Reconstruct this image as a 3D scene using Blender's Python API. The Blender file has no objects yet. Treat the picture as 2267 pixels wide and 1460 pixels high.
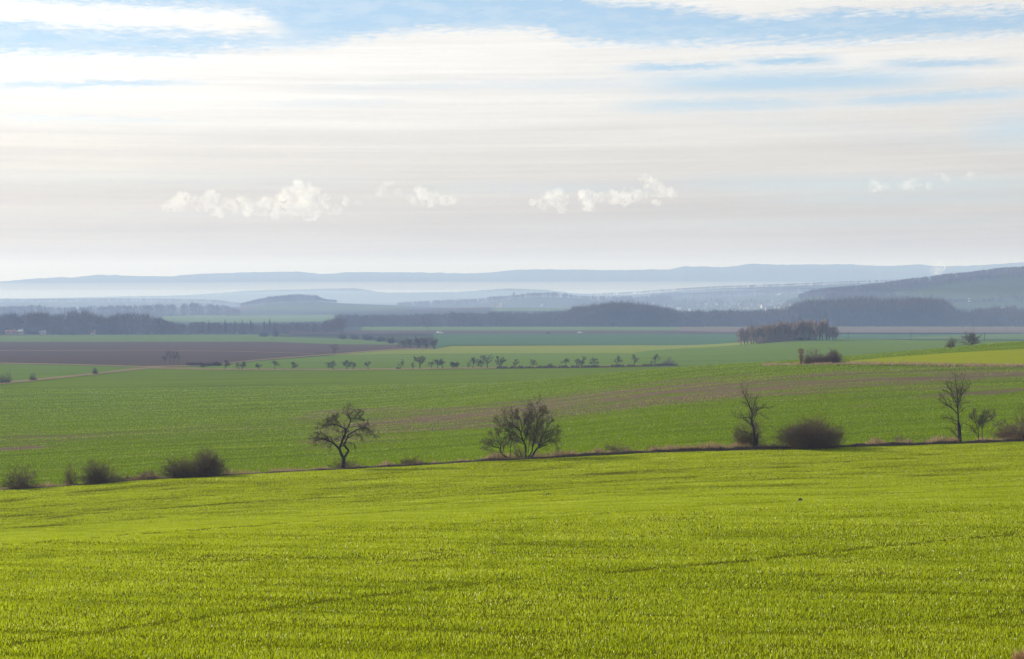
import bpy, bmesh, math, random
import numpy as np
from mathutils import Vector

SC = bpy.context.scene
COL = SC.collection
R = math.radians
rng = np.random.default_rng(7)

# ------------------------------------------------------------------ camera
W, H, F = 2267.0, 1460.0, 3114.0
CX, CY = W / 2, H / 2
YH = 640.0                                   # eye level in the photograph
PITCH = math.atan((CY - YH) / F)
CP, SP = math.cos(PITCH), math.sin(PITCH)
cam_d = bpy.data.cameras.new('camera')
cam = bpy.data.objects.new('camera', cam_d)
COL.objects.link(cam)
cam_d.sensor_width = 36.0
cam_d.lens = 36.0 * F / W
cam_d.clip_start = 0.2
cam_d.clip_end = 40000
cam.rotation_euler = (R(90) - PITCH, 0, 0)
SC.camera = cam


def us(X, Y):
    """direction of a picture point: x/y and z/y of the ray"""
    X = np.asarray(X, float); Y = np.asarray(Y, float)
    cx = (X - CX) / F; cy = (CY - Y) / F
    den = CP + cy * SP
    return cx / den, (cy * CP - SP) / den


def pix(x, y, z):
    den = y * CP - z * SP
    return CX + F * x / den, CY - F * (y * SP + z * CP) / den


def az_el(X, Y):
    u, s = us(X, Y)
    return np.degrees(np.arctan(u)), np.degrees(np.arctan(s / np.sqrt(1 + u * u)))


# ------------------------------------------------------------------ noise
_perm = np.random.default_rng(3).random((256, 256))


def vnoise(x, y):
    x = np.asarray(x, float); y = np.asarray(y, float)
    xi = np.floor(x).astype(int); yi = np.floor(y).astype(int)
    fx = x - xi; fy = y - yi
    fx = fx * fx * (3 - 2 * fx); fy = fy * fy * (3 - 2 * fy)
    a = _perm[xi & 255, yi & 255]; b = _perm[(xi + 1) & 255, yi & 255]
    c = _perm[xi & 255, (yi + 1) & 255]; d = _perm[(xi + 1) & 255, (yi + 1) & 255]
    return (a * (1 - fx) + b * fx) * (1 - fy) + (c * (1 - fx) + d * fx) * fy


def fbm(x, y, o=4):
    t = 0; a = 0.5; n = 0
    for k in range(o):
        t = t + a * vnoise(x * 2 ** k + 17.3 * k, y * 2 ** k - 9.1 * k); n += a; a *= 0.5
    return t / n


# ------------------------------------------------------------------ terrain
def pchip(xk, yk, x):
    """yk: (n, m) values at xk (n); returns (len(x), m)"""
    xk = np.asarray(xk, float); yk = np.asarray(yk, float)
    h = np.diff(xk)[:, None]; dl = np.diff(yk, axis=0) / h
    m = np.zeros_like(yk)
    m[1:-1] = np.where(dl[:-1] * dl[1:] > 0, 2 * dl[:-1] * dl[1:] / np.where(dl[:-1] + dl[1:] == 0, 1, dl[:-1] + dl[1:]), 0)
    m[0] = dl[0]; m[-1] = dl[-1]
    x = np.clip(x, xk[0], xk[-1])
    i = np.clip(np.searchsorted(xk, x, side='right') - 1, 0, len(xk) - 2)
    hh = h[i]; t = ((x - xk[i])[:, None]) / hh
    return (yk[i] * (1 + 2 * t) * (1 - t) ** 2 + m[i] * hh * t * (1 - t) ** 2
            + yk[i + 1] * t * t * (3 - 2 * t) + m[i + 1] * hh * t * t * (t - 1))


DK = [0.3, 12, 25, 60, 100, 130, 200, 270, 340, 450, 560, 700, 830, 1000, 1200, 1500, 2000, 3000, 12000]
PL = [-33.4, -34.2, -35.2, -36.5, -38.0, -39.0, -40.0, -40.0]
CT = {
    -700: [-1.7, -4.0, -6.6, -11.3, -17.5, -19.3, -23.3, -26.2, -28.4, -30.9, -32.4] + PL,
    0:    [-1.7, -4.0, -6.6, -11.0, -16.75, -18.5, -22.5, -25.6, -28.0, -30.6, -32.2] + PL,
    400:  [-1.7, -4.0, -6.6, -10.6, -15.85, -17.4, -21.6, -24.8, -27.3, -30.2, -32.0] + PL,
    800:  [-1.7, -4.0, -6.6, -10.3, -15.15, -16.6, -20.6, -23.6, -26.2, -29.6, -31.7] + PL,
    1133: [-1.7, -4.0, -6.6, -10.0, -14.45, -15.8, -19.2, -21.4, -23.1, -29.3, -31.5] + PL,
    1500: [-1.7, -4.0, -6.6, -9.8, -13.75, -15.0, -17.0, -17.8, -19.2, -28.0, -31.0, -30.6, -34.2] + PL[2:],
    1800: [-1.7, -4.0, -6.6, -9.7, -13.4, -14.6, -16.1, -15.6, -17.1, -26.0, -30.5, -28.8, -30.0] + PL[2:],
    2050: [-1.7, -4.0, -6.6, -9.6, -13.2, -14.35, -15.7, -14.9, -15.0, -24.0, -29.0, -29.0, -30.5] + PL[2:],
    2267: [-1.7, -4.0, -6.6, -9.5, -12.9, -14.0, -15.4, -14.6, -13.1, -21.0, -28.0, -29.5, -31.0] + PL[2:],
    2900: [-1.7, -4.0, -6.6, -9.3, -12.2, -13.2, -14.2, -13.0, -11.0, -18.0, -26.0, -29.5, -32.0] + PL[2:],
}
UG = np.linspace(-0.75, 0.75, 1201)
LG = np.linspace(math.log(0.3), math.log(12000), 1500)
DG = np.exp(LG)
_xs = sorted(CT)
_uc = np.array([us(x, 720)[0] for x in _xs])
_prof = pchip(np.log(DK), np.array([CT[x] for x in _xs]).T, LG)          # (nd, ncol)
TAB = pchip(_uc, _prof.T, UG)                                            # (nu, nd)


def crest(pts, us_):
    px = np.array([p[0] for p in pts], float); py = np.array([p[1] for p in pts], float)
    u, s = us(px, py)
    return pchip(u, s[:, None], us_)[:, 0]


RIDGES = [
    (2250, 600, 450, 0, [(-700, 702), (400, 701), (600, 695), (750, 689), (900, 684), (1080, 680), (1300, 682), (1500, 688), (1700, 695), (2300, 700)]),
    (2650, 480, 400, 0, [(200, 705), (450, 690), (520, 680), (570, 672), (640, 666), (700, 666), (760, 670), (850, 674), (1000, 680), (1200, 688)]),
    (2500, 800, 500, .6, [(1600, 694), (1700, 678), (1780, 655), (1850, 645), (1950, 634), (2050, 622), (2150, 609), (2267, 598), (2500, 580), (2900, 570)]),
    (3000, 350, 350, 0, [(1000, 675), (1080, 667), (1130, 660), (1200, 656), (1260, 657), (1310, 662), (1420, 672)]),
    (3500, 900, 500, .5, [(800, 680), (900, 675), (1100, 668), (1300, 662), (1500, 657), (1700, 650), (1900, 642), (2100, 636), (2600, 630)]),
    (3500, 400, 400, .8, [(-900, 668), (0, 667), (300, 666), (480, 668), (540, 678)]),
    (4300, 500, 400, .9, [(900, 667), (1250, 656), (1400, 650), (1500, 642), (1600, 637), (1700, 633), (1800, 629), (1950, 623), (2100, 618), (2600, 612)]),
    (4900, 500, 400, 1.0, [(-900, 655), (0, 660), (300, 654), (700, 648), (1000, 645), (1130, 638), (1200, 640), (1280, 648), (1400, 653), (1550, 658)]),
    (5500, 400, 400, .7, [(100, 662), (400, 652), (600, 640), (780, 637), (850, 646), (960, 658)]),
    (6700, 800, 800, 1.3, [(-900, 640), (-400, 630), (0, 621), (140, 612), (150, 613), (220, 607), (380, 610), (400, 608), (540, 601), (650, 600), (720, 605), (770, 601),
                           (900, 601), (1050, 603), (1150, 595), (1250, 594), (1350, 596), (1480, 594), (1520, 588), (1600, 590), (1670, 582),
                           (1750, 584), (1880, 584), (1960, 587), (2030, 584), (2080, 588), (2200, 583), (2267, 579), (2500, 575), (3200, 590)]),
]
for (d0, wf, wb, rough, pts) in RIDGES:
    sc = crest(pts, UG)
    u0, _ = us(pts[0][0], 650); u1, _ = us(pts[-1][0], 650)
    sc = sc + rough / F * (fbm(UG * 420 + d0, UG * 0 + 3.3, 3) - 0.5) * 3.0
    zc = sc * d0
    t = np.where(DG < d0, (d0 - DG) / wf, (DG - d0) / wb)
    bell = np.where(t < 1, np.cos(np.clip(t, 0, 1) * math.pi / 2) ** 2, 0)
    w = np.clip((UG - u0) / 0.03, 0, 1) * np.clip((u1 - UG) / 0.03, 0, 1)
    if pts[0][0] < -600: w = np.clip((u1 - UG) / 0.03, 0, 1)
    if pts[-1][0] > 2250: w = w * 0 + np.clip((UG - u0) / 0.03, 0, 1) if pts[0][0] > -600 else w * 0 + 1
    add = np.clip(zc[:, None] - TAB, 0, None) * bell[None, :] * w[:, None]
    TAB = TAB + add


def terrain(u, d):
    u = np.asarray(u, float); d = np.asarray(d, float)
    fu = np.clip((u - UG[0]) / (UG[1] - UG[0]), 0, len(UG) - 1.001)
    fd = np.clip((np.log(np.maximum(d, 0.31)) - LG[0]) / (LG[1] - LG[0]), 0, len(LG) - 1.001)
    i = fu.astype(int); j = fd.astype(int); a = fu - i; b = fd - j
    z = (TAB[i, j] * (1 - a) + TAB[i + 1, j] * a) * (1 - b) + (TAB[i, j + 1] * (1 - a) + TAB[i + 1, j + 1] * a) * b
    x = u * d
    k = np.clip((d - 15) / 20, 0, 1) * np.clip(1.6 - d / 400, 0, 1)
    return z + k * (0.22 * (fbm(x / 9.0 + 5, d / 5.0, 3) - 0.5))


def d_of(X, Y):
    """first place where the ray of a picture point meets the ground"""
    X = np.atleast_1d(np.asarray(X, float)); Y = np.atleast_1d(np.asarray(Y, float))
    u, s = us(X, Y)
    out = np.zeros(len(u))
    g = DG[(DG > 8)]
    for k in range(len(u)):
        f = s[k] * g - terrain(np.full(len(g), u[k]), g)
        w = np.nonzero(f < 0)[0]
        if len(w) == 0: out[k] = np.nan; continue
        j = max(w[0], 1)
        out[k] = g[j - 1] + (g[j] - g[j - 1]) * f[j - 1] / max(f[j - 1] - f[j], 1e-9)
    return out


def ground_pt(X, Y):
    d = float(d_of([X], [Y])[0]); u, _ = us(X, Y)
    return np.array([float(u) * d, d, float(terrain(u, d))])


def on_ground(X, d):
    u, _ = us(X, 700)
    return np.array([float(u) * d, d, float(terrain(u, d))])


# ------------------------------------------------------------------ nodes
class E:
    nt = None

    def __init__(self, v): self.v = v

    @staticmethod
    def m(op, *a, clamp=False):
        n = E.nt.nodes.new('ShaderNodeMath'); n.operation = op; n.use_clamp = clamp
        for k, x in enumerate(a): E.put(n.inputs[k], x)
        return E(n.outputs[0])

    @staticmethod
    def put(sock, x):
        if isinstance(x, E): x = x.v
        if isinstance(x, (int, float)): sock.default_value = x
        elif isinstance(x, (tuple, list)):
            sock.default_value = tuple(x) + ((1,) if len(sock.default_value) == 4 and len(x) == 3 else ())
        else: E.nt.links.new(x, sock)

    def __add__(s, o): return E.m('ADD', s, o)
    __radd__ = __add__
    def __sub__(s, o): return E.m('SUBTRACT', s, o)
    def __rsub__(s, o): return E.m('SUBTRACT', o, s)
    def __mul__(s, o): return E.m('MULTIPLY', s, o)
    __rmul__ = __mul__
    def __truediv__(s, o): return E.m('DIVIDE', s, o)
    def __neg__(s): return E.m('MULTIPLY', s, -1.0)


def mx(a, b): return E.m('MAXIMUM', a, b)
def mn(a, b): return E.m('MINIMUM', a, b)


def sstep(x, a, b, lo=0.0, hi=1.0):
    n = E.nt.nodes.new('ShaderNodeMapRange'); n.interpolation_type = 'SMOOTHSTEP'
    E.put(n.inputs[0], x); E.put(n.inputs[1], a); E.put(n.inputs[2], b); E.put(n.inputs[3], lo); E.put(n.inputs[4], hi)
    return E(n.outputs[0])


def comb(x, y, z):
    n = E.nt.nodes.new('ShaderNodeCombineXYZ')
    E.put(n.inputs[0], x); E.put(n.inputs[1], y); E.put(n.inputs[2], z)
    return E(n.outputs[0])


def sep(v):
    n = E.nt.nodes.new('ShaderNodeSeparateXYZ'); E.put(n.inputs[0], v)
    return E(n.outputs[0]), E(n.outputs[1]), E(n.outputs[2])


def noise(v, scale=1.0, detail=3.0, rough=0.55, dist=0.0):
    n = E.nt.nodes.new('ShaderNodeTexNoise')
    E.put(n.inputs['Vector'], v); n.inputs['Scale'].default_value = scale
    n.inputs['Detail'].default_value = detail; n.inputs['Roughness'].default_value = rough
    n.inputs['Distortion'].default_value = dist
    return E(n.outputs[0])


def mixc(f, a, b):
    n = E.nt.nodes.new('ShaderNodeMix'); n.data_type = 'RGBA'
    E.put(n.inputs[0], f); E.put(n.inputs[6], a); E.put(n.inputs[7], b)
    return E(n.outputs[2])


def scalec(c, k):
    n = E.nt.nodes.new('ShaderNodeVectorMath'); n.operation = 'SCALE'
    E.put(n.inputs[0], c); E.put(n.inputs[3], k)
    return E(n.outputs[0])


def curve(x, pts):
    """piecewise curve through (x, y) pairs"""
    xs = [p[0] for p in pts]; ys = [p[1] for p in pts]
    x0, x1, y0, y1 = min(xs), max(xs), min(ys), max(ys)
    if y1 - y0 < 1e-6: y1 = y0 + 1
    n = E.nt.nodes.new('ShaderNodeFloatCurve')
    c = n.mapping.curves[0]
    q = [((a - x0) / (x1 - x0), (b - y0) / (y1 - y0)) for a, b in pts]
    c.points[0].location = q[0]; c.points[1].location = q[-1]
    for p in q[1:-1]: c.points.new(*p)
    n.mapping.update()
    E.put(n.inputs[1], (x - x0) / (x1 - x0))
    return E(n.outputs[0]) * (y1 - y0) + y0


def new_mat(name):
    m = bpy.data.materials.new(name); m.use_nodes = True
    m.node_tree.nodes.clear(); E.nt = m.node_tree
    out = m.node_tree.nodes.new('ShaderNodeOutputMaterial')
    return m, out


def node(t): return E.nt.nodes.new(t)


def position():
    return E(node('ShaderNodeNewGeometry').outputs['Position'])


def attr(name):
    n = node('ShaderNodeAttribute'); n.attribute_name = name
    return E(n.outputs['Fac'])


def leafy(name, c1, c2, c3, trans=0.45, gloss=0.06, rough=0.4, by='tint'):
    """thin leaves that let light through; the colour varies from leaf to leaf"""
    m, out = new_mat(name)
    t = attr(by)
    col = mixc(sstep(t, 0.0, 0.5), c1, c2); col = mixc(sstep(t, 0.5, 1.0), col, c3)
    d = node('ShaderNodeBsdfDiffuse'); E.put(d.inputs[0], col)
    tr = node('ShaderNodeBsdfTranslucent'); E.put(tr.inputs[0], col)
    g = node('ShaderNodeBsdfGlossy'); g.inputs['Roughness'].default_value = rough; E.put(g.inputs[0], (.9, .9, .9))
    a = node('ShaderNodeMixShader'); a.inputs[0].default_value = trans
    E.nt.links.new(d.outputs[0], a.inputs[1]); E.nt.links.new(tr.outputs[0], a.inputs[2])
    b = node('ShaderNodeMixShader'); b.inputs[0].default_value = gloss
    E.nt.links.new(a.outputs[0], b.inputs[1]); E.nt.links.new(g.outputs[0], b.inputs[2])
    E.nt.links.new(b.outputs[0], out.inputs[0])
    return m


def solid(name, col, var=0.25, scale=3.0, rough=0.85, bump=0.0):
    m, out = new_mat(name)
    p = position()
    n = noise(p, scale, 4, 0.6)
    c = mixc(n, tuple(x * (1 - var) for x in col), tuple(min(x * (1 + var), 1) for x in col))
    b = node('ShaderNodeBsdfPrincipled'); E.put(b.inputs['Base Color'], c); b.inputs['Roughness'].default_value = rough
    b.inputs['Specular IOR Level'].default_value = 0.08
    if bump:
        bp = node('ShaderNodeBump'); bp.inputs['Strength'].default_value = bump; bp.inputs['Distance'].default_value = 0.05
        E.put(bp.inputs['Height'], n); E.nt.links.new(bp.outputs[0], b.inputs['Normal'])
    E.nt.links.new(b.outputs[0], out.inputs[0])
    return m


def field_mat(name, c1, c2, dark=None, rows=0.06, along=(1.0, 0.0), size=1.0, soil=None, grain=0.5, bump=0.3):
    """crop or bare soil: drilled rows along one direction, patches, fine grain"""
    m, out = new_mat(name)
    x, y, z = sep(position())
    ax, ay = along
    s = x * ax + y * ay; t = y * ax - x * ay
    streak = noise(comb(s * 0.012 / size, t * 0.22 / size, 0.0), 1.0, 4, 0.6)
    patch = noise(comb(s * 0.006 / size, t * 0.02 / size, 3.0), 1.0, 4, 0.55)
    fine = noise(comb(s * 1.3 / size, t * 2.6 / size, 7.0), 1.0, 3, 0.7)
    f = sstep(streak * 0.55 + patch * 0.45, 0.36, 0.64)
    c = mixc(f, c1, c2)
    if soil is not None:
        k = attr('soil')
        g = sstep(fine, 0.33, 0.67)
        k2 = sstep(k * 1.3 + g * 0.6 + streak * 0.6, 0.88, 1.45)
        c = mixc(k2, c, mixc(fine, tuple(v * 0.8 for v in soil), tuple(v * 1.2 for v in soil)))
    if dark is not None:
        c = mixc(sstep(fine + (streak - 0.5) * 0.9, 0.50, 0.74, 0.0, grain), c, dark)
    b = node('ShaderNodeBsdfPrincipled'); E.put(b.inputs['Base Color'], c)
    b.inputs['Roughness'].default_value = 0.95; b.inputs['Specular IOR Level'].default_value = 0.0
    bp = node('ShaderNodeBump'); bp.inputs['Strength'].default_value = bump; bp.inputs['Distance'].default_value = 0.15 * size
    E.put(bp.inputs['Height'], fine); E.nt.links.new(bp.outputs[0], b.inputs['Normal'])
    E.nt.links.new(b.outputs[0], out.inputs[0])
    return m


# ------------------------------------------------------------------ object helpers
def tag(o, label=None, cat=None, group=None, kind=None):
    if label: o['label'] = label
    if cat: o['category'] = cat
    if group: o['group'] = group
    if kind: o['kind'] = kind
    return o


def mesh_np(name, V, faces=None, quads=None, tris=None, mat=None, parent=None, loc=None, smooth=False, attrs=None):
    V = np.asarray(V, np.float32)
    me = bpy.data.meshes.new(name)
    if faces is not None:
        me.from_pydata([tuple(v) for v in V.tolist()], [], faces)
    else:
        q = np.zeros((0, 4), np.int32) if quads is None else np.asarray(quads, np.int32)
        t = np.zeros((0, 3), np.int32) if tris is None else np.asarray(tris, np.int32)
        me.vertices.add(len(V)); me.vertices.foreach_set('co', V.ravel())
        me.loops.add(q.size + t.size)
        me.loops.foreach_set('vertex_index', np.concatenate([q.ravel(), t.ravel()]).astype(np.int32))
        me.polygons.add(len(q) + len(t))
        st = np.concatenate([np.arange(len(q)) * 4, q.size + np.arange(len(t)) * 3]).astype(np.int32)
        me.polygons.foreach_set('loop_start', st)
        me.update(calc_edges=True)
    if smooth:
        me.polygons.foreach_set('use_smooth', np.ones(len(me.polygons), bool))
    for k, a in (attrs or {}).items():
        at = me.attributes.new(k, 'FLOAT', 'POINT'); at.data.foreach_set('value', np.asarray(a, np.float32))
    if mat is not None: me.materials.append(mat)
    me.validate()
    o = bpy.data.objects.new(name, me); COL.objects.link(o)
    if parent is not None: o.parent = parent
    if loc is not None: o.location = tuple(float(v) for v in loc)
    return o


def empty(name, loc):
    o = bpy.data.objects.new(name, None); COL.objects.link(o)
    o.location = tuple(float(v) for v in loc); o.empty_display_size = 0.5
    return o


def dup(root, loc, rz=0.0, sc=1.0, label=None):
    r = root.copy(); COL.objects.link(r)
    r.location = tuple(float(v) for v in loc); r.rotation_euler = (0, 0, rz)
    r.scale = (sc, sc, sc) if not isinstance(sc, tuple) else sc
    if label: r['label'] = label
    for ch in list(root.children):
        c = ch.copy(); COL.objects.link(c); c.parent = r
        for g in list(ch.children):
            e = g.copy(); COL.objects.link(e); e.parent = c
    return r


def interp(pts, X):
    return np.interp(X, [p[0] for p in pts], [p[1] for p in pts])


def line_d(pts, X):
    """distance along the ground of a picture polyline at columns X; straight beyond its ends"""
    Xc = np.clip(X, min(pts[0][0], 2267 if pts[0][0] > 2267 else pts[0][0]), pts[-1][0])
    return d_of(Xc, interp(pts, Xc))


def strip(name, mat, near, far, x0=-300, x1=2567, nx=240, ny=24, lift=0.0, label=None, cat='field', attrs=None, kind='structure', dmin=None):
    """a field lying on the ground between two picture lines (or distances)"""
    X = np.linspace(x0, x1, nx)
    u, _ = us(X, np.full(nx, 800.0))
    dn = np.full(nx, float(near)) if np.isscalar(near) else line_d(near, X)
    df = np.full(nx, float(far)) if np.isscalar(far) else line_d(far, X)
    df = np.maximum(df, dn + 0.01)
    t = np.linspace(0, 1, ny)
    D = np.exp(np.log(dn)[None, :] * (1 - t[:, None]) + np.log(df)[None, :] * t[:, None])
    U = np.broadcast_to(u, D.shape)
    Z = terrain(U, D) + lift
    V = np.stack([U * D, D, Z], -1).reshape(-1, 3)
    i = np.arange(ny - 1)[:, None] * nx + np.arange(nx - 1)[None, :]
    q = np.stack([i, i + 1, i + nx + 1, i + nx], -1).reshape(-1, 4)
    at = {k: fn(V) for k, fn in (attrs or {}).items()}
    o = mesh_np(name, V, quads=q, mat=mat, smooth=True, attrs=at)
    tag(o, label, cat, None, kind)
    return o


# ------------------------------------------------------------------ light, sky
SUN_AZ, SUN_EL = -56.0, 20.5
S = Vector((math.sin(R(SUN_AZ)) * math.cos(R(SUN_EL)), math.cos(R(SUN_AZ)) * math.cos(R(SUN_EL)), math.sin(R(SUN_EL))))
sd = bpy.data.lights.new('sun', 'SUN'); sd.energy = 5.0; sd.angle = R(0.6); sd.color = (1.0, 0.92, 0.78)
so = bpy.data.objects.new('sun', sd); COL.objects.link(so)
so.rotation_euler = S.to_track_quat('Z', 'Y').to_euler()
so.location = S * 300


def build_world():
    w = bpy.data.worlds.new('World'); SC.world = w; w.use_nodes = True
    nt = w.node_tree; nt.nodes.clear(); E.nt = nt
    out = node('ShaderNodeOutputWorld'); bg = node('ShaderNodeBackground')
    nt.links.new(bg.outputs[0], out.inputs[0])
    sky = node('ShaderNodeTexSky'); sky.sky_type = 'NISHITA'; sky.sun_disc = False
    sky.sun_elevation = R(SUN_EL); sky.sun_rotation = R(SUN_AZ)
    sky.altitude = 300; sky.air_density = 1.0; sky.dust_density = 0.6; sky.ozone_density = 1.5
    tc = node('ShaderNodeTexCoord')
    D = E(tc.outputs['Generated'])
    x, y, z = sep(D)
    a = E.m('ARCTAN2', x, y) * (180 / math.pi)
    e = E.m('ARCSINE', z) * (180 / math.pi)
    tilt = e - a * 0.012
    w1 = noise(comb(a * 0.10, tilt * 0.9, 1.0), 1.0, 5, 0.55)
    w2 = noise(comb(a * 0.55, tilt * 2.6, 4.0), 1.0, 6, 0.65)
    w3 = noise(comb(a * 1.5 + tilt * 1.6, tilt * 9.0 - a * 0.5, 9.0), 1.0, 5, 0.65)
    w4 = noise(comb(a * 3.2 + tilt * 5.0, tilt * 16.0 - a * 1.4, 3.0), 1.0, 4, 0.7)
    ew = e + (w1 - 0.5) * 0.55 + (w2 - 0.5) * 0.85 + (w3 - 0.5) * 1.15 + (w4 - 0.5) * 0.6

    def pc(pts):
        r = []
        for X, Y in pts:
            A, B = az_el(X, Y); r.append((float(A), float(B)))
        return r
    up3 = curve(a, pc([(-500, 150), (0, 122), (350, 122), (700, 103), (880, 80), (1000, 70), (1150, 70), (1300, 98), (1600, 102), (1900, 92), (2267, 80), (2800, 60)]))
    K = sstep(ew - up3, -0.22, 0.45)                        # 1 = clear sky
    lo1 = curve(a, pc([(-500, 40), (0, 50), (200, 66), (400, 74), (660, 88), (760, 60)]))
    up1 = curve(a, pc([(-500, -60), (0, -8), (200, 6), (350, 14), (520, 20), (660, 66), (760, 76)]))
    c1 = sstep(ew - lo1, -0.3, 0.45) * sstep(up1 - ew, -0.3, 0.4) * sstep(a, float(az_el(700, 60)[0]), float(az_el(560, 60)[0]))
    lo2 = curve(a, pc([(1000, -60), (1250, -8), (1400, 12), (1520, 24), (1640, 44), (1720, 44), (1800, 28), (2000, 30), (2267, 26), (2800, 20)]))
    c2 = sstep(ew - lo2, -0.25, 0.4) * sstep(a, 0.4, 2.2)
    hi = sstep(noise(comb(x / mx(z, 0.08), y / mx(z, 0.08) * 1.6, 2.0), 1.3, 6, 0.6), 0.42, 0.60) * sstep(e, 12.0, 15.0)
    K = K * (1 - mx(mx(c1, c2), hi))
    K = K * (0.80 + 0.20 * sstep(w2, 0.62, 0.42))

    def gap(X0, Y0, X1, Y1, px, amp, soft=0.6):
        """a long thin opening between two picture points"""
        A0, B0 = az_el(X0, Y0); A1, B1 = az_el(X1, Y1)
        A0, A1, B0, B1 = map(float, (A0, A1, B0, B1))
        c = (A0 + A1) / 2; h = (A1 - A0) / 2; k = (B1 - B0) / (A1 - A0)
        p = E.m('ABSOLUTE', (a - c) / h)
        q = (ew * soft + e * (1 - soft) - (B0 + B1) / 2 - (a - c) * k) / (px * 0.0184)
        return E.m('EXPONENT', -(p * p * p * p + q * q)) * amp
    for g in [(-60, 190, 430, 183, 6, .8), (-40, 258, 450, 268, 7, .32), (1380, 152, 1640, 146, 8, .95), (1640, 136, 1850, 134, 11, 1.0),
              (1950, 142, 2230, 137, 9, .85), (1430, 186, 2080, 172, 23, .9), (1100, 190, 1500, 188, 12, .28), (1380, 236, 1830, 228, 13, .65), (1850, 226, 2300, 204, 13, .8),
              (2130, 300, 2500, 262, 34, .55), (1500, 250, 2300, 330, 20, .12), (700, 196, 1200, 186, 9, .22), (560, 232, 900, 226, 8, .2),
              (-100, 392, 900, 400, 18, .16), (900, 416, 1500, 416, 14, .24), (1500, 408, 2400, 404, 22, .42), (1700, 442, 2400, 436, 14, .34),
              (-100, 470, 800, 476, 12, .12), (1200, 500, 2400, 486, 12, .2)]:
        K = mx(K, gap(*g, soft=0.42 if g[1] < 380 else 0.3))
    dot = x * S.x + y * S.y + z * S.z
    glow = E.m('POWER', mx(dot, 0.0), 3.0)
    lum = 4.35 + glow * 3.0 + (w1 - 0.5) * 0.7 + (w2 - 0.5) * 0.4
    lum = lum * sstep(e, -0.5, 9.5, 0.66, 1.20)
    lum = lum * sstep(e, 14.0, 60.0, 1.0, 0.7)
    st = noise(comb(a * 0.035 + 2.0, tilt * 2.3, 6.0), 1.0, 5, 0.6)
    st2 = noise(comb(a * 0.09, tilt * 6.5 + a * 0.05, 8.0), 1.0, 4, 0.6)
    lum = lum * (1.0 + ((st - 0.5) * 0.38 + (st2 - 0.5) * 0.24 + (w3 - 0.5) * 0.10) * sstep(e, 0.4, 2.0))
    tint = mixc(sstep(e, 0.0, 9.0), (1.0, 0.89, 0.74), (1.0, 0.985, 0.962))
    cloud = scalec(tint, lum)
    blue = mixc(0.55, scalec(E(sky.outputs[0]), 0.95), (2.75, 4.0, 5.45))
    col = mixc(K, cloud, blue)
    E.put(bg.inputs[0], col)
    bg.inputs[1].default_value = 0.1


build_world()
SC.view_settings.view_transform = 'Standard'
SC.view_settings.look = 'None'
SC.view_settings.exposure = 0.65
SC.view_settings.gamma = 1.0
cy = SC.cycles
cy.use_denoising = True
cy.denoiser = 'OPENIMAGEDENOISE'
cy.denoising_input_passes = 'RGB_ALBEDO_NORMAL'
cy.denoising_prefilter = 'ACCURATE'
cy.max_bounces = 8; cy.diffuse_bounces = 3; cy.glossy_bounces = 2; cy.transmission_bounces = 4
cy.transparent_max_bounces = 8; cy.volume_bounces = 6

# ------------------------------------------------------------------ lines traced on the ground
def pl(X, pts): return interp(pts, X)


L_HEDGE = [(-300, 1104), (0, 1083), (250, 1067), (500, 1053), (760, 1040), (1000, 1028), (1150, 1020), (1400, 1008), (1600, 999), (1800, 991), (2000, 985), (2267, 977), (2567, 970)]
L_TRACK = [(-300, 878), (0, 852), (150, 837), (330, 817), (480, 820), (750, 821), (1000, 818), (1300, 815), (1480, 811)]
L_PLN = [(-300, 806), (0, 806), (150, 809), (330, 814), (460, 811), (560, 800), (750, 785), (850, 777), (900, 774.5), (965, 773)]
L_PLF = [(-300, 758), (0, 757.5), (600, 757), (750, 763), (885, 763.5), (930, 766), (965, 770)]
L_G8F = [(-300, 743), (0, 743), (570, 742), (620, 746), (750, 750), (850, 756), (900, 763), (965, 769)]
_hx = np.linspace(-300, 2567, 60)
_hd = line_d(L_HEDGE, _hx)
_hp = np.polyfit(_hx / 1000, _hd, 3)


def hedge_d(X): return np.polyval(_hp, np.asarray(X, float) / 1000)


print('hedge distance', hedge_d(np.array([0, 760, 1150, 1800, 2267])))

STREAKS = [
    ([(620, 972), (1100, 918), (1500, 872), (1800, 850), (2400, 822)], 32, 0.95),
    ([(1250, 902), (1400, 880), (1520, 860), (1620, 849), (1780, 838)], 10, 1.2),
    ([(760, 962), (950, 945), (1100, 928), (1250, 912), (1400, 896), (1600, 879), (1750, 868), (2000, 848)], 12, 0.9),
    ([(600, 930), (760, 917), (900, 907), (1050, 905), (1180, 895), (1320, 880)], 12, 0.75),
    ([(-100, 980), (300, 962), (600, 946), (900, 928), (1100, 912)], 15, 0.5),
    ([(1650, 872), (1800, 850), (2000, 834), (2267, 820), (2567, 806)], 8, 0.7),
    ([(1480, 942), (1640, 924)], 5, 0.7), ([(1840, 908), (1980, 890)], 5, 0.7),
    ([(1960, 884), (2267, 862), (2500, 850)], 7, 0.6),
    ([(-200, 1000), (0, 995), (170, 986)], 6, 0.7), ([(120, 1020), (420, 1002)], 5, 0.45),
    ([(1350, 850), (1700, 822), (2000, 812)], 5, 0.35), ([(600, 985), (1000, 965)], 6, 0.35),
]


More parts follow.
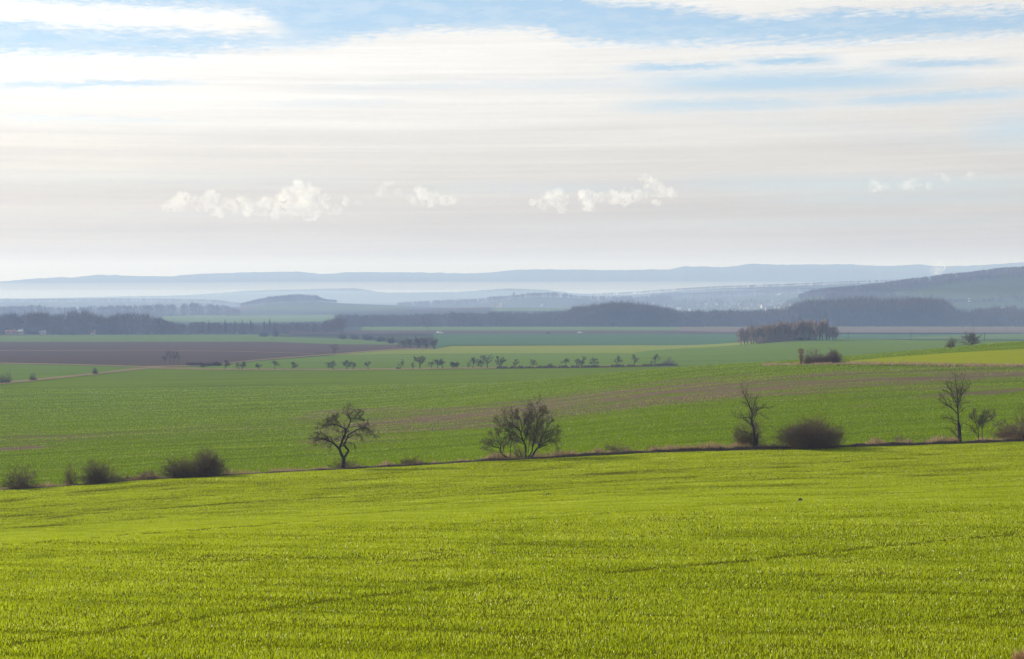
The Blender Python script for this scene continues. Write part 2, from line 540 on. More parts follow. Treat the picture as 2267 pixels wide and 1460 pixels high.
def soil_at(V):
    X, Y = pix(V[:, 0], V[:, 1], V[:, 2])
    s = np.zeros(len(X))
    for pts, w, a in STREAKS:
        yy = interp(pts, X)
        wx = np.clip((X - pts[0][0]) / 90, 0, 1) * np.clip((pts[-1][0] - X) / 90, 0, 1)
        wob = 10 * (fbm(X / 260, Y * 0 + w, 3) - 0.5)
        s = np.maximum(s, a * wx * np.exp(-((Y - yy + wob) / w) ** 2))
    n = fbm(V[:, 0] / 14 + 40, V[:, 1] / 3.0, 4)
    return np.clip(s * (0.15 + 1.3 * n) + 0.5 * (n - 0.62), 0, 1) * np.clip((900 - Y * 0 - V[:, 1]) / 500, 0, 1)


# ------------------------------------------------------------------ ground
m_earth = field_mat('meadow_and_earth', (.026, .032, .022), (.042, .058, .028), dark=(.028, .030, .020), size=5)
# one sheet out to the horizon, all round the hill
th = np.radians(np.concatenate([np.linspace(-180, -40, 40)[:-1], np.linspace(-40, -24, 60)[:-1], np.linspace(-24, 24, 700),
                                np.linspace(24, 40, 60)[1:], np.linspace(40, 180, 40)[1:]]))
rr = np.concatenate([[0.4], np.exp(np.linspace(math.log(1.5), math.log(9800), 520))])
TH, RR = np.meshgrid(th, rr)
tm = math.atan(0.74)
uu = np.tan(np.clip(TH, -tm, tm)); dd = RR * np.cos(np.clip(np.abs(TH), 0, tm))
zz = terrain(uu, dd) - (0.10 + 0.0006 * dd)
Vg = np.stack([RR * np.sin(TH), RR * np.cos(TH), zz], -1).reshape(-1, 3)
nx = len(th); ny = len(rr)
ii = np.arange(ny - 1)[:, None] * nx + np.arange(nx - 1)[None, :]
ground = mesh_np('ground', Vg, quads=np.stack([ii, ii + nx, ii + nx + 1, ii + 1], -1).reshape(-1, 4), mat=m_earth, smooth=True)
tag(ground, 'rolling farmland and far blue hills of the valley', 'ground', None, 'structure')

m_shaded_soil = field_mat('shaded_seedbed', (.060, .070, .003), (.072, .082, .003), dark=(.030, .032, .004), grain=.5)  # dark green ground colour, with the deep shade between the blades painted in
m_crop = field_mat('drilled_crop', (.094, .140, .003), (.076, .114, .003), dark=(.035, .065, .010), soil=(.120, .085, .063), grain=.7, along=(.97, .25), bump=.6)
m_plain = field_mat('plain_crop', (.088, .138, .014), (.078, .124, .014), dark=(.045, .085, .022), grain=.45, size=2.5)
m_hill = field_mat('hill_crop', (.048, .098, .026), (.055, .108, .026), dark=(.032, .06, .02), grain=.5, size=2.5)
m_lime = field_mat('lime_crop', (.185, .205, .008), (.165, .190, .008), size=3, grain=.1)
m_lime2 = field_mat('pale_lime_crop', (.142, .172, .018), (.130, .160, .018), size=3, grain=.15)
m_light = field_mat('young_corn', (.078, .122, .030), (.072, .115, .030), size=4, grain=.1)
m_plough = field_mat('ploughed_earth', (.066, .048, .040), (.056, .043, .038), dark=(.04, .03, .028), size=3, grain=.4)
m_stub = field_mat('stubble_earth', (.115, .092, .074), (.100, .084, .068), size=4, grain=.2)
m_blue = field_mat('rape_field', (.048, .095, .040), (.042, .086, .036), size=5, grain=.3)
m_dim = field_mat('dim_pasture', (.050, .072, .030), (.044, .062, .028), size=5, grain=.2)
m_dry = field_mat('dry_verge', (.20, .15, .085), (.15, .12, .07), dark=(.08, .065, .04), size=.7, grain=.7)
m_dark = field_mat('dark_earth', (.050, .044, .040), (.045, .04, .036), size=4, grain=.2)

strip('wheat_field', m_shaded_soil, 2.0, lambda X: 0, nx=2, ny=2) if False else None
near_far = hedge_d
Xn = np.linspace(-420, 2687, 260)


def strip_d(name, mat, dn, df, x0, x1, nx=240, ny=24, lift=0.0, label=None, attrs=None, kind='structure', cat='field'):
    X = np.linspace(x0, x1, nx)
    fn = (lambda q: np.full(len(X), float(q)) if np.isscalar(q) else (q(X) if callable(q) else line_d(q, X)))
    a = fn(dn); b = np.maximum(fn(df), a + 0.01)
    u, _ = us(X, np.full(nx, 800.0))
    t = np.linspace(0, 1, ny)[:, None]
    D = np.exp(np.log(a)[None] * (1 - t) + np.log(b)[None] * t)
    U = np.broadcast_to(u, D.shape)
    V = np.stack([U * D, D, terrain(U, D) + lift], -1).reshape(-1, 3)
    i = np.arange(ny - 1)[:, None] * nx + np.arange(nx - 1)[None, :]
    q = np.stack([i, i + 1, i + nx + 1, i + nx], -1).reshape(-1, 4)
    o = mesh_np(name, V, quads=q, mat=mat, smooth=True, attrs={k: f(V) for k, f in (attrs or {}).items()})
    return tag(o, label, cat, None, kind)


def seq(*parts):
    """distance from picture columns: parts are (x_from, polyline or distance pairs)"""
    def f(X):
        out = np.zeros(len(X))
        for k, (x0, kind, pts) in enumerate(parts):
            m = X >= x0
            if not m.any(): continue
            out[m] = line_d(pts, X[m]) if kind == 'Y' else np.interp(X[m], [p[0] for p in pts], [p[1] for p in pts])
        return out
    return f


track_d = float(line_d(L_TRACK, np.array([1480.]))[0])
TR = seq((-9999, 'Y', L_TRACK), (1480, 'D', [(1480, track_d), (1600, 565), (2600, 565)]))
PN = seq((-9999, 'Y', L_PLN))
PF = seq((-9999, 'Y', L_PLF))
G8 = seq((-9999, 'Y', L_G8F))
l6 = [(460, 812), (560, 800.5), (750, 786), (900, 783.5), (1400, 782)]
d6 = float(line_d(l6, np.array([1400.]))[0])
H6 = seq((-9999, 'Y', l6), (1400, 'D', [(1400, d6), (1500, 735), (1640, 800), (1750, 850), (2600, 860)]))
l7 = [(740, 785.6), (850, 777), (900, 774.5), (965, 772.5), (1000, 766), (1640, 764)]
d7 = float(line_d(l7, np.array([1400.]))[0])
H7 = seq((-9999, 'Y', l7), (1400, 'D', [(1400, d7), (1600, d7), (1700, 880), (2600, 890)]))

strip_d('wheat_field', m_shaded_soil, 2.0, lambda X: hedge_d(X), -420, 2687, 420, 120, label='yellow green winter wheat field sloping down in front', attrs=None)
strip_d('crop_field', m_crop, lambda X: hedge_d(X) + 1.2, TR, -420, 2687, 700, 260, label='mid green crop field with bare brown streaks behind the hedge', attrs={'soil': soil_at})
strip_d('meadow_strip', m_plain, TR, PN, -420, 335, 120, 20, label='green triangular field between the pale track and brown ploughland')
strip_d('plain_field', m_plain, TR, H6, 335, 2687, 420, 40, label='green field behind the row of small orchard trees rising to a rounded hill at the copse')
strip_d('lime_strip', m_lime2, H6, H7, 740, 1680, 160, 10, label='bright yellow green strip field in the middle of the plain')
strip_d('ploughed_field', m_plough, PN, PF, -420, 965, 200, 20, label='wide brown ploughed field on the left of the plain')
strip_d('corn_field', m_light, PF, G8, -420, 965, 200, 8, label='pale green strip behind the brown ploughed field')
strip_d('rape_field', m_blue, seq((-9999, 'D', [(880, float(line_d(L_G8F, np.array([890.]))[0])), (965, float(line_d(l7, np.array([965.]))[0])), (1000, d7), (1400, d7), (1600, d7), (1700, 880), (2600, 890)])),
        1125, 960, 2687, 200, 12, label='blue green field behind the yellow green strip')
strip_d('dark_field', m_plough, seq((-9999, 'Y', [(560, 742), (700, 740.5), (880, 741), (1000, 740), (1720, 740)])), 1240, 640, 1720, 160, 8, lift=.2, label='dark brown strip in front of the middle wood')
strip_d('far_meadow', m_light, 1240, 1400, 800, 2687, 200, 8, label='pale green line along the foot of the middle wood')
strip_d('stubble_field', m_stub, seq((-9999, 'D', [(1480, 1215), (1700, 1150), (2600, 1150)])), 1370, 1500, 2687, 160, 8, lift=.35, label='pinkish brown strip in front of the right hand wood')
strip_d('slope_field', m_light, seq((-9999, 'D', [(1940, 925), (2600, 925)])), seq((-9999, 'D', [(1940, 940), (2060, 1050), (2200, 1120), (2600, 1140)])), 1960, 2687, 100, 10, lift=.3, label='pale green patch behind the domed field tree')
strip_d('yellow_field', m_light, [(-300, 716), (360, 712), (420, 715), (560, 716), (760, 712)], [(-300, 714), (360, 702), (450, 699.5), (600, 700.5), (760, 699)], 355, 760, 100, 10, lift=.6, label='pale green field glowing behind the conifer belt')
strip_d('far_ploughland', m_plough, [(800, 692), (950, 689.5), (1085, 686.5)], [(800, 690.5), (950, 683.5), (1085, 681.5)], 800, 1085, 60, 8, lift=.6, label='thin brown field on the rise before the village')
strip_d('far_pasture', m_light, [(1090, 690), (1300, 689)], [(1090, 684), (1300, 683.5)], 1090, 1310, 60, 8, lift=.6, label='green patch beside the thin brown rise')
strip_d('knoll_pasture', m_dim, [(560, 688), (700, 692), (900, 689)], [(560, 679), (700, 676), (900, 679)], 560, 900, 60, 14, lift=.6, label='green flank below the wooded knoll')
strip_d('knoll_ploughland', m_plough, [(430, 697), (560, 688)], [(430, 693), (500, 684), (560, 676)], 440, 560, 60, 12, lift=.6, label='dark ploughed flank of the wooded knoll')
strip_d('village_field', m_dim, [(1600, 668), (1700, 667), (1850, 668)], [(1600, 664), (1720, 660), (1850, 656)], 1600, 1850, 60, 10, lift=.6, label='green field rising behind the village houses')
strip_d('hillside_field', m_dim, [(1960, 662), (2100, 664), (2267, 668)], [(1960, 648), (2100, 641), (2267, 640)], 1965, 2280, 60, 14, lift=.6, label='green field high on the right hill flank')
strip_d('foot_field', m_dim, [(2080, 683), (2267, 684)], [(2080, 674), (2267, 668)], 2080, 2330, 60, 10, lift=.6, label='green field at the foot of the right hill')

# the yellow green corner field on the brow
strip_d('brow_field', m_lime, seq((-9999, 'Y', [(1860, 803), (1960, 807), (2100, 806.5), (2267, 809), (2600, 812)])), seq((-9999, 'Y', [(1860, 802.5), (1960, 793), (2100, 783), (2267, 774), (2330, 771)])), 1880, 2560, 120, 40, lift=.10, label='yellow green wedge of field on the brow at the right')
strip_d('brow_margin', m_dry, seq((-9999, 'Y', [(1690, 811), (1800, 809.5), (1880, 809), (2000, 810), (2267, 812.5), (2600, 815)])), seq((-9999, 'Y', [(1690, 810.4), (1780, 803), (1850, 802), (1900, 805), (2000, 807.5), (2267, 809.5), (2600, 812.4)])), 1690, 2560, 160, 5, lift=.16, label='pale dry margin along the brow field', cat='verge')
# pale grassy tracks
strip_d('farm_track', m_dry, TR, seq((-9999, 'Y', [(a, b - (4.2 if a < 400 else 3.2)) for a, b in L_TRACK])), -300, 1480, 300, 4, lift=.16, label='pale grassy track under the row of small trees', cat='track')
strip_d('plough_margin', m_dry, PN, seq((-9999, 'Y', [(a, b - 1.9) for a, b in L_PLN])), -300, 960, 240, 3, lift=.2, label='pale grass edge of the brown ploughed field', cat='verge')
strip_d('field_path', m_dry, seq((-9999, 'Y', [(-300, 779), (0, 778), (300, 777.6), (500, 779), (640, 783), (720, 786)])), seq((-9999, 'Y', [(-300, 778.4), (0, 777.3), (300, 776.9), (500, 778.2), (640, 782.2), (720, 785.4)])), -300, 700, 200, 3, lift=.25, label='thin pale line across the brown ploughed field', cat='path')

# ------------------------------------------------------------------ near wheat
m_wheat = leafy('wheat_leaf', (.222, .278, .002), (.348, .428, .003), (.53, .59, .07), trans=.55, gloss=.014, rough=.26)  # palest tint paints highlights onto a share of the blades
m_leaf = leafy('crop_leaf', (.104, .170, .003), (.165, .248, .005), (.235, .305, .014), trans=.45, gloss=.02, rough=.45)
m_straw = leafy('dry_stalk', (.20, .14, .08), (.30, .215, .12), (.42, .33, .20), trans=.3, gloss=.02)

TRACKS = [
    ([(-200, 1462), (0, 1432), (280, 1393), (510, 1362), (700, 1337), (850, 1318), (1050, 1296), (1250, 1276)], 4.6, .75, 1000),
    ([(-200, 1222), (0, 1207), (190, 1193), (400, 1177), (560, 1165), (720, 1154), (900, 1142)], 2.4, .85, 760),
    ([(1300, 1275), (1640, 1245), (1780, 1229), (1920, 1215), (2100, 1198), (2267, 1183), (2500, 1163)], 3.6, .85, 9999),
    ([(1150, 1100), (1220, 1094)], 4.0, .9, 9999),
    ([(1500, 1415), (1800, 1400), (2150, 1372), (2500, 1340)], 6, .5, 9999),
    ([(-200, 1330), (300, 1282), (800, 1235), (1400, 1185), (2267, 1118)], 2.6, .4, 9999),
    ([(-200, 1165), (600, 1110), (1500, 1058), (2267, 1020)], 1.4, .5, 9999),
    ([(-200, 1140), (600, 1090), (1500, 1040), (2267, 1004)], 1.2, .5, 9999),
    ([(-200, 1262), (700, 1185), (1600, 1120), (2267, 1075)], 1.8, .45, 9999),
]


def wheat():
    N = 1600000
    d = 17 + (134 - 17) * rng.random(N) ** .80
    u = (rng.random(N) - 0.5) * 0.84
    x = u * d
    X, Y = pix(x, d, terrain(u, d))
    keep = d < hedge_d(X) - 0.05
    # tramlines, wheel ruts, thin places
    th_ = np.zeros(N)
    for pts, w, a, xe in TRACKS:
        yy = interp(pts, X)
        br = fbm(X / 22 + w * 9, Y * 0 + a * 7, 4)
        k = a * np.exp(-np.abs((Y - yy + 3.5 * (fbm(X / 40, Y * 0 + 2, 2) - .5)) / w) ** 3) * np.clip((br - 0.22) * 3.2, 0, 1)
        k = k * np.clip((X - pts[0][0]) / 60, 0, 1) * np.clip((pts[-1][0] - X) / 200, 0, 1)
        th_ = np.maximum(th_, k)
    band = fbm((X + 1400) / 1100, (Y + 0.066 * X) / (2.0 + (Y - 980) * 0.022), 3)
    patch = fbm(x / 2.6 + 9, d / 1.5, 4)
    th_ = np.maximum(th_, np.clip((patch - 0.62) * 3.4, 0, .5) * np.clip(1.7 - d / 70, .2, 1))
    low = np.clip((0.43 - band) * 2.2, 0, 0.42) * np.clip(1.7 - d / 70, .25, 1)
    keep &= rng.random(N) > np.maximum(th_, low * 0.8)
    x, d, u, th_, band, patch = (q[keep] for q in (x, d, u, th_, band, patch))
    n = len(x)
    z = terrain(u, d) - 0.01
    hgt = (0.075 + 0.07 * rng.random(n)) * (1 - 0.55 * th_) * (0.82 + (0.5 * (band - 0.5) + 0.3 * (patch - .5)) * np.clip(1.7 - d / 70, .25, 1)) * (1 - 0.22 * np.clip((d - 45) / 60, 0, 1))
    wid = 0.0047 * (d / 25) ** 0.75 * (0.7 + 0.6 * rng.random(n))
    az = rng.random(n) * 2 * math.pi
    lean = (0.18 + 0.65 * rng.random(n) ** 1.3)
    lx, ly = np.cos(az) * lean, np.sin(az) * lean
    tw = az + math.pi / 2 + rng.normal(0, .5, n)
    wx, wy = np.cos(tw) * wid, np.sin(tw) * wid
    b = np.stack([x, d, z], -1)
    mid = b + np.stack([lx * hgt * .35, ly * hgt * .35, hgt * .62], -1)
    tip = b + np.stack([lx * hgt * 1.15, ly * hgt * 1.15, hgt * (1.02 - lean * 0.45)], -1)
    wv = np.stack([wx, wy, np.zeros(n)], -1)
    V = np.stack([b - wv, b + wv, mid + wv * .85, mid - wv * .85, tip], 1).reshape(-1, 3)
    k = np.arange(n)[:, None] * 5
    q = k + np.array([[0, 1, 2, 3]]); t = k + np.array([[3, 2, 4]])
    ti = np.clip(0.42 + (0.20 - .09 * np.clip((d - 40) / 60, 0, 1)) * rng.normal(0, 1, n) + 0.7 * (patch - 0.5) + 0.5 * (band - .5), 0, 1)
    o = mesh_np('young_wheat', V, quads=q, tris=t, mat=m_wheat, attrs={'tint': np.repeat(ti, 5)})
    tag(o, 'short yellow green wheat blades covering the front slope', 'wheat', None, 'stuff')


def crop_leaves():
    N = 260000
    d = 131 + (420 - 131) * rng.random(N)
    u = (rng.random(N) - 0.5) * 0.80
    X, Y = pix(u * d, d, terrain(u, d))
    V0 = np.stack([u * d, d, terrain(u, d)], -1)
    s = soil_at(V0)
    g = fbm(V0[:, 0] / 2.0, V0[:, 1] / 0.9, 3)
    row = fbm(V0[:, 0] / 60 + V0[:, 1] / 9, V0[:, 1] / 1.3 - V0[:, 0] / 5.2, 3)
    row = .45 * row + .55 * fbm(V0[:, 0] / 80 + V0[:, 1] / 14 + 7, V0[:, 1] / 3.6 - V0[:, 0] / 14.4, 3)
    brow = (V0[:, 0] > 0) & (Y < interp([(1700, 700), (1860, 805), (1960, 809), (2267, 813), (2600, 816)], X)) & (X > 1860) & (Y > interp([(1860, 802), (1960, 792), (2100, 782), (2267, 773), (2600, 752)], X))
    keep = (d > hedge_d(X) + 1.6) & (rng.random(N) > np.clip(s * 1.0 + (0.52 - g) * 2.4 + (0.5 - row) * 4.0 + np.clip((d - 300) / 110, 0, 1), 0.0, .99)) & ~brow
    V0 = V0[keep]; d = d[keep]; g = g[keep]; row = row[keep]; n = len(d)
    hgt = (0.10 + 0.14 * rng.random(n)) * (d / 200) ** .45
    wid = 0.05 * (d / 150) ** .8 * (0.6 + .8 * rng.random(n))
    az = rng.random(n) * 6.283; tw = az + math.pi / 2
    L = np.stack([np.cos(az), np.sin(az), 0 * az], -1) * hgt[:, None] * (.3 + .8 * rng.random(n))[:, None]
    Wv = np.stack([np.cos(tw), np.sin(tw), 0 * az], -1) * wid[:, None]
    up = np.stack([0 * az, 0 * az, hgt], -1)
    V = np.stack([V0, V0 + L * .5 + up * .7 + Wv, V0 + L * 1.2 + up * .9, V0 + L * .5 + up * .7 - Wv], 1).reshape(-1, 3)
    q = np.arange(n)[:, None] * 4 + np.array([[0, 1, 2, 3]])
    ti = np.clip(.40 + .26 * rng.normal(0, 1, n) + 1.9 * (row - .5), 0, 1)
    o = mesh_np('crop_seedlings', V, quads=q, mat=m_leaf, attrs={'tint': np.repeat(ti, 4)})
    tag(o, 'low green leaves of the drilled crop behind the hedge', 'crop', None, 'stuff')


wheat()
crop_leaves()

# ------------------------------------------------------------------ bank with dead grass along the field edge
Xb = np.linspace(-420, 2687, 900)
db = hedge_d(Xb); ub, _ = us(Xb, np.full(900, 1000.0))
hb = interp([(-420, .10), (500, .10), (800, .22), (1100, .30), (1300, .42), (2000, .42), (2687, .36)], Xb) * .55 * (0.35 + 1.3 * fbm(Xb / 26, Xb * 0, 3))
prof_ = [(-0.10, -.05), (0.05, .55), (0.22, .95), (0.6, 1.0), (1.1, .55), (1.9, -.08)]
Vb = []
for k, (o_, f_) in enumerate(prof_):
    dk = db + o_ + 0.14 * (fbm(Xb / 15 + k, Xb * 0 + k, 2) - .5)
    Vb.append(np.stack([ub * dk, dk, terrain(ub, dk) + hb * f_ * (1 + .35 * (fbm(Xb / 9 + 5 * k, Xb * 0 + 7, 2) - .5)) + (.02 if 0 < k < 5 else -.03)], -1))
Vb = np.concatenate(Vb)
i_ = np.arange(5)[:, None] * 900 + np.arange(899)[None, :]
m_bank = solid('bank_earth', (.060, .047, .034), .5, 2.2, .95, .6)
bank = mesh_np('field_bank', Vb, quads=np.stack([i_, i_ + 1, i_ + 901, i_ + 900], -1).reshape(-1, 4), mat=m_bank, smooth=True)
tag(bank, 'low dark earth bank along the edge of the wheat', 'bank', None, 'structure')


def stalks(name, pos, hgt, label, wid=0.012, spread=.35, cat='grass', mat=None, dark=0.0):
    n = len(pos)
    az = rng.random(n) * 6.283; tw = rng.random(n) * 6.283
    ln = (rng.random(n) ** 1.5) * spread + .05
    w = wid * (.6 + .8 * rng.random(n))
    L = np.stack([np.cos(az) * ln, np.sin(az) * ln, np.ones(n) * (1 - ln * .3)], -1) * hgt[:, None]
    Wv = np.stack([np.cos(tw), np.sin(tw), 0 * tw], -1) * w[:, None]
    md = L * np.array([.42, .42, .6])
    V = np.stack([pos - Wv, pos + Wv, pos + md + Wv * .8, pos + md - Wv * .8, pos + L], 1).reshape(-1, 3)
    k = np.arange(n)[:, None] * 5
    o = mesh_np(name, V, quads=k + np.array([[0, 1, 2, 3]]), tris=k + np.array([[3, 2, 4]]), mat=mat or m_straw,
                attrs={'tint': np.repeat(np.clip(.5 + .28 * rng.normal(0, 1, n) - dark, 0, 1), 5)})
    return tag(o, label, cat, None, 'stuff')


def verge_grass():
    n = 46000
    X = rng.random(n) * 3000 - 370
    cl = fbm(X / 34, X * 0 + 5, 4)
    amt = interp([(-370, .5), (120, .5), (260, .9), (350, .9), (520, .25), (640, .5), (720, 1), (820, .8), (1000, .7), (1080, 1), (1200, .45), (1300, .7), (1600, .9), (1740, .9), (1860, .3), (1960, .8), (2267, .9), (2700, .9)], X)
    k = rng.random(n) < np.clip((cl - .30) * 3.2, 0.04, 1) * amt
    X = X[k]; cl = cl[k]; amt = amt[k]; n = len(X)
    o = rng.random(n) ** 1.2 * 2.1
    d = hedge_d(X) + 0.15 + o; u, _ = us(X, np.full(n, 1000.0))
    h_ = np.interp(X, Xb, hb)
    lift = h_ * np.interp(o, [0, .5, .9, 1.7, 2.2], [.8, 1, .6, .05, 0])
    pos = np.stack([u * d, d, terrain(u, d) + lift - .02], -1)
    stalks('dry_grass', pos, (.14 + .42 * rng.random(n) ** 1.6) * (.35 + 1.25 * np.clip((cl - .35) * 2.2, 0, 1)), 'tan dead grass along the bank between the two fields', wid=.016)


verge_grass()
# rough dead grass round the scrub on the brow and along the brow margin
n = 9000
X = 1690 + 620 * rng.random(n) ** 1.35
Yb = interp([(1690, 810.5), (1780, 807), (1860, 805.5), (2000, 808.5), (2267, 811), (2600, 813)], X) + rng.normal(0, 1.0, n)
ok = fbm(X / 18, X * 0 + 2, 3) > .42
X, Yb = X[ok], Yb[ok]
_gx = np.linspace(1680, 2330, 66)
_gy = interp([(1690, 810.5), (1780, 807), (1860, 805.5), (2000, 808.5), (2267, 811), (2600, 813)], _gx)
_gd = np.polyval(np.polyfit(_gx / 1000, line_d([(a, b) for a, b in zip(_gx, _gy)], _gx), 3), X / 1000) + rng.normal(0, 1.6, len(X))
u, _ = us(X, np.full(len(X), 808.0))
stalks('brow_dry_grass', np.stack([u * _gd, _gd, terrain(u, _gd)], -1), .25 + .5 * rng.random(len(X)) ** 2, 'straw coloured dead grass on the brow beside the scrub', wid=.035)

# dead reddish tuft at the near corner
n = 900
bp_ = ground_pt(2262, 1466)
a_ = rng.random(n) * 6.283; r_ = np.sqrt(rng.random(n)) * .30
pos = np.stack([bp_[0] + .10 + np.cos(a_) * r_ * 1.1, bp_[1] - .2 + np.sin(a_) * r_, np.zeros(n)], -1)
pos[:, 2] = terrain(pos[:, 0] / pos[:, 1], pos[:, 1])
m_rust = leafy('rusty_stalk', (.22, .115, .06), (.33, .19, .10), (.42, .30, .18), trans=.3, gloss=.02)
t_ = stalks('grass_tuft', pos, .13 + .17 * rng.random(n), 'rusty dead grass tuft in the bottom right corner', wid=.004, spread=.8, mat=m_rust)
del t_['kind']; t_['category'] = 'grass tuft'
# ------------------------------------------------------------------ bare wood
m_bark = solid('dark_bark', (.040, .034, .030), .35, 9, .9, .4)
m_bush = solid('bush_twig', (.130, .096, .060), .35, 1.5, .9)
m_twig = solid('grey_twig', (.095, .074, .060), .3, 1.5, .85)
m_twig2 = solid('brown_twig', (.17, .12, .085), .3, 1.5, .85)
m_farbark = solid('far_bark', (.055, .046, .042), .3, 1.0, .9)
m_fartwig = solid('far_twig', (.100, .078, .066), .3, .5, .9)
m_wood = solid('winter_wood', (.075, .058, .050), .3, .08, .95)
m_ever = solid('evergreen', (.020, .034, .020), .4, .5, .9)
m_rustleaf = leafy('rust_leaf', (.10, .055, .035), (.17, .09, .055), (.26, .15, .09), trans=.3, gloss=.02)


def tubes(branches, sides):
    """branches: list of (points, radii) -> vertices, quads"""
    groups = {}
    for p, r in branches: groups.setdefault(len(p), []).append((p, r))
    VV, QQ, base = [], [], 0
    ang = np.arange(sides) * 2 * math.pi / sides
    for n, lst in groups.items():
        P = np.array([[tuple(q) for q in p] for p, _ in lst], float); Rr = np.array([r for _, r in lst], float)
        B = len(lst)
        T = np.gradient(P, axis=1); T /= np.linalg.norm(T, axis=2, keepdims=True) + 1e-9
        m = T.mean(1); ref = np.where(np.abs(m[:, 2:3]) > 0.8, np.array([[1., 0, 0]]), np.array([[0, 0, 1.]]))
        a = np.cross(T, ref[:, None, :]); a /= np.linalg.norm(a, axis=2, keepdims=True) + 1e-9
        b = np.cross(T, a)
        V = P[:, :, None, :] + Rr[:, :, None, None] * (a[:, :, None, :] * np.cos(ang)[None, None, :, None] + b[:, :, None, :] * np.sin(ang)[None, None, :, None])
        VV.append(V.reshape(-1, 3))
        bi = (np.arange(B) * n * sides)[:, None, None] + (np.arange(n - 1) * sides)[None, :, None]
        s = np.arange(sides)[None, None, :]; s2 = (s + 1) % sides
        QQ.append((base + np.stack([bi + s, bi + s2, bi + s2 + sides, bi + s + sides], -1)).reshape(-1, 4))
        base += B * n * sides
    return np.concatenate(VV), np.concatenate(QQ)


def rnd_perp(d, rs):
    v = Vector((rs.gauss(0, 1), rs.gauss(0, 1), rs.gauss(0, 1)))
    v = v - d * v.dot(d)
    return v.normalized() if v.length > 1e-6 else Vector((1, 0, 0))


def grow(rs, p, d, L, r, lev, P, out):
    n = P['seg'][lev]; pts = [p.copy()]; rad = [r]; ds = [d]
    for i in range(n):
        d = (d + Vector((rs.gauss(0, 1), rs.gauss(0, 1), rs.gauss(0, 1))) * P['wig'][lev] + Vector((0, 0, P['up'][lev]))).normalized()
        p = p + d * (L / n); pts.append(p.copy()); ds.append(d)
        rad.append(max(r * (1 - (1 - P['taper']) * (i + 1) / n), P['rmin']))
    out.append((pts, rad, lev))
    if lev + 1 < len(P['seg']): sprout(rs, pts, rad, ds, L, lev, P, out)


def sprout(rs, pts, rad, ds, L, lev, P, out, count=None, t0=None):
    nch = count if count is not None else P['n'][lev]
    t0 = P['t0'][lev] if t0 is None else t0
    n = len(pts) - 1
    for c in range(nch):
        t = t0 + (1 - t0) * (c + rs.random()) / nch
        f = min(t * n, n - 1e-4); k = int(f); a = f - k
        q = pts[k].lerp(pts[k + 1], a); dd = ds[min(k + 1, n)]
        ang = R(P['ang'][lev] + rs.gauss(0, 12))
        nd = (dd * math.cos(ang) + rnd_perp(dd, rs) * math.sin(ang)).normalized()
        ll = L * P['len'][lev] * (1.15 - 0.6 * t) * rs.uniform(.65, 1.25)
        rr_ = max((rad[k] * (1 - a) + rad[k + 1] * a) * P['rr'][lev], P['rmin'])
        grow(rs, q, nd, ll, rr_, lev + 1, P, out)


def skel(limbs, origin, d0, scale, X0, Y0, seed, twig, depth=.5, dist=None):
    """limbs drawn as picture polylines at distance d0 -> 3-D limbs with twigs; coordinates relative to origin"""
    rs = random.Random(seed); thick, out = [], []
    for pts, r0, r1, cnt in limbs:
        off = rs.uniform(-depth, depth); P3 = []
        n = len(pts)
        # resample with a gentle wobble
        dense = []
        for k in range(n - 1):
            for j in range(3): dense.append((pts[k][0] + (pts[k + 1][0] - pts[k][0]) * j / 3, pts[k][1] + (pts[k + 1][1] - pts[k][1]) * j / 3))
        dense.append(pts[-1])
        m = len(dense)
        for k, (zx, zy) in enumerate(dense):
            t = k / (m - 1)
            X = X0 + zx * scale + rs.gauss(0, .10) * (0 < k < m - 1); Y = Y0 + zy * scale + rs.gauss(0, .10) * (0 < k < m - 1)
            u, s = us(X, Y); dd = d0 + off * min(1, abs(zy - limbs[0][0][0][1]) / 500) * (0.4 + t)
            P3.append(Vector((float(u) * dd, dd, float(s) * dd)) - Vector(origin))
        px = scale * d0 / F
        rad = [max(px * (r0 + (r1 - r0) * k / (m - 1)), .012) for k in range(m)]
        thick.append((P3, rad))
        ds = [(P3[min(k + 1, m - 1)] - P3[max(k - 1, 0)]).normalized() for k in range(m)]
        L = sum((P3[k + 1] - P3[k]).length for k in range(m - 1))
        sprout(rs, P3, rad, ds, max(L, .8), 0, twig, out, count=cnt, t0=twig['t0'][0])
    return thick, out


def hero(name, label, cat, limbs, X0, Y0, scale, seed, twig, base_zy, mats, dd=0.45, group=None, vs=1.0):
    xm = limbs[0][0][0][0]
    limbs = [([(xm + (a - xm) * (1 + (vs - 1) * .4), base_zy - (base_zy - b) * vs) for a, b in q], r0, r1, c) for q, r0, r1, c in limbs]
    bx = X0 + limbs[0][0][0][0] * scale
    d0 = float(hedge_d(bx)) + dd
    o = on_ground(bx, d0)
    # the drawing is hung so that its lowest point stands on the ground
    Ys = pix(*o)[1]; Yd = Y0 + base_zy * scale
    th_, tw = skel(limbs, o, d0, scale, X0, Y0 + (Ys - Yd) - 1.0, seed, twig)
    e = tag(empty(name, o), label, cat, group)
    V, Q = tubes(th_, 6); mesh_np('trunk', V, quads=Q, mat=mats[0], parent=e, smooth=True)
    tw2 = [(p, r) for p, r, l in tw]
    V, Q = tubes(tw2, 3); mesh_np('crown', V, quads=Q, mat=mats[1], parent=e)
    return e


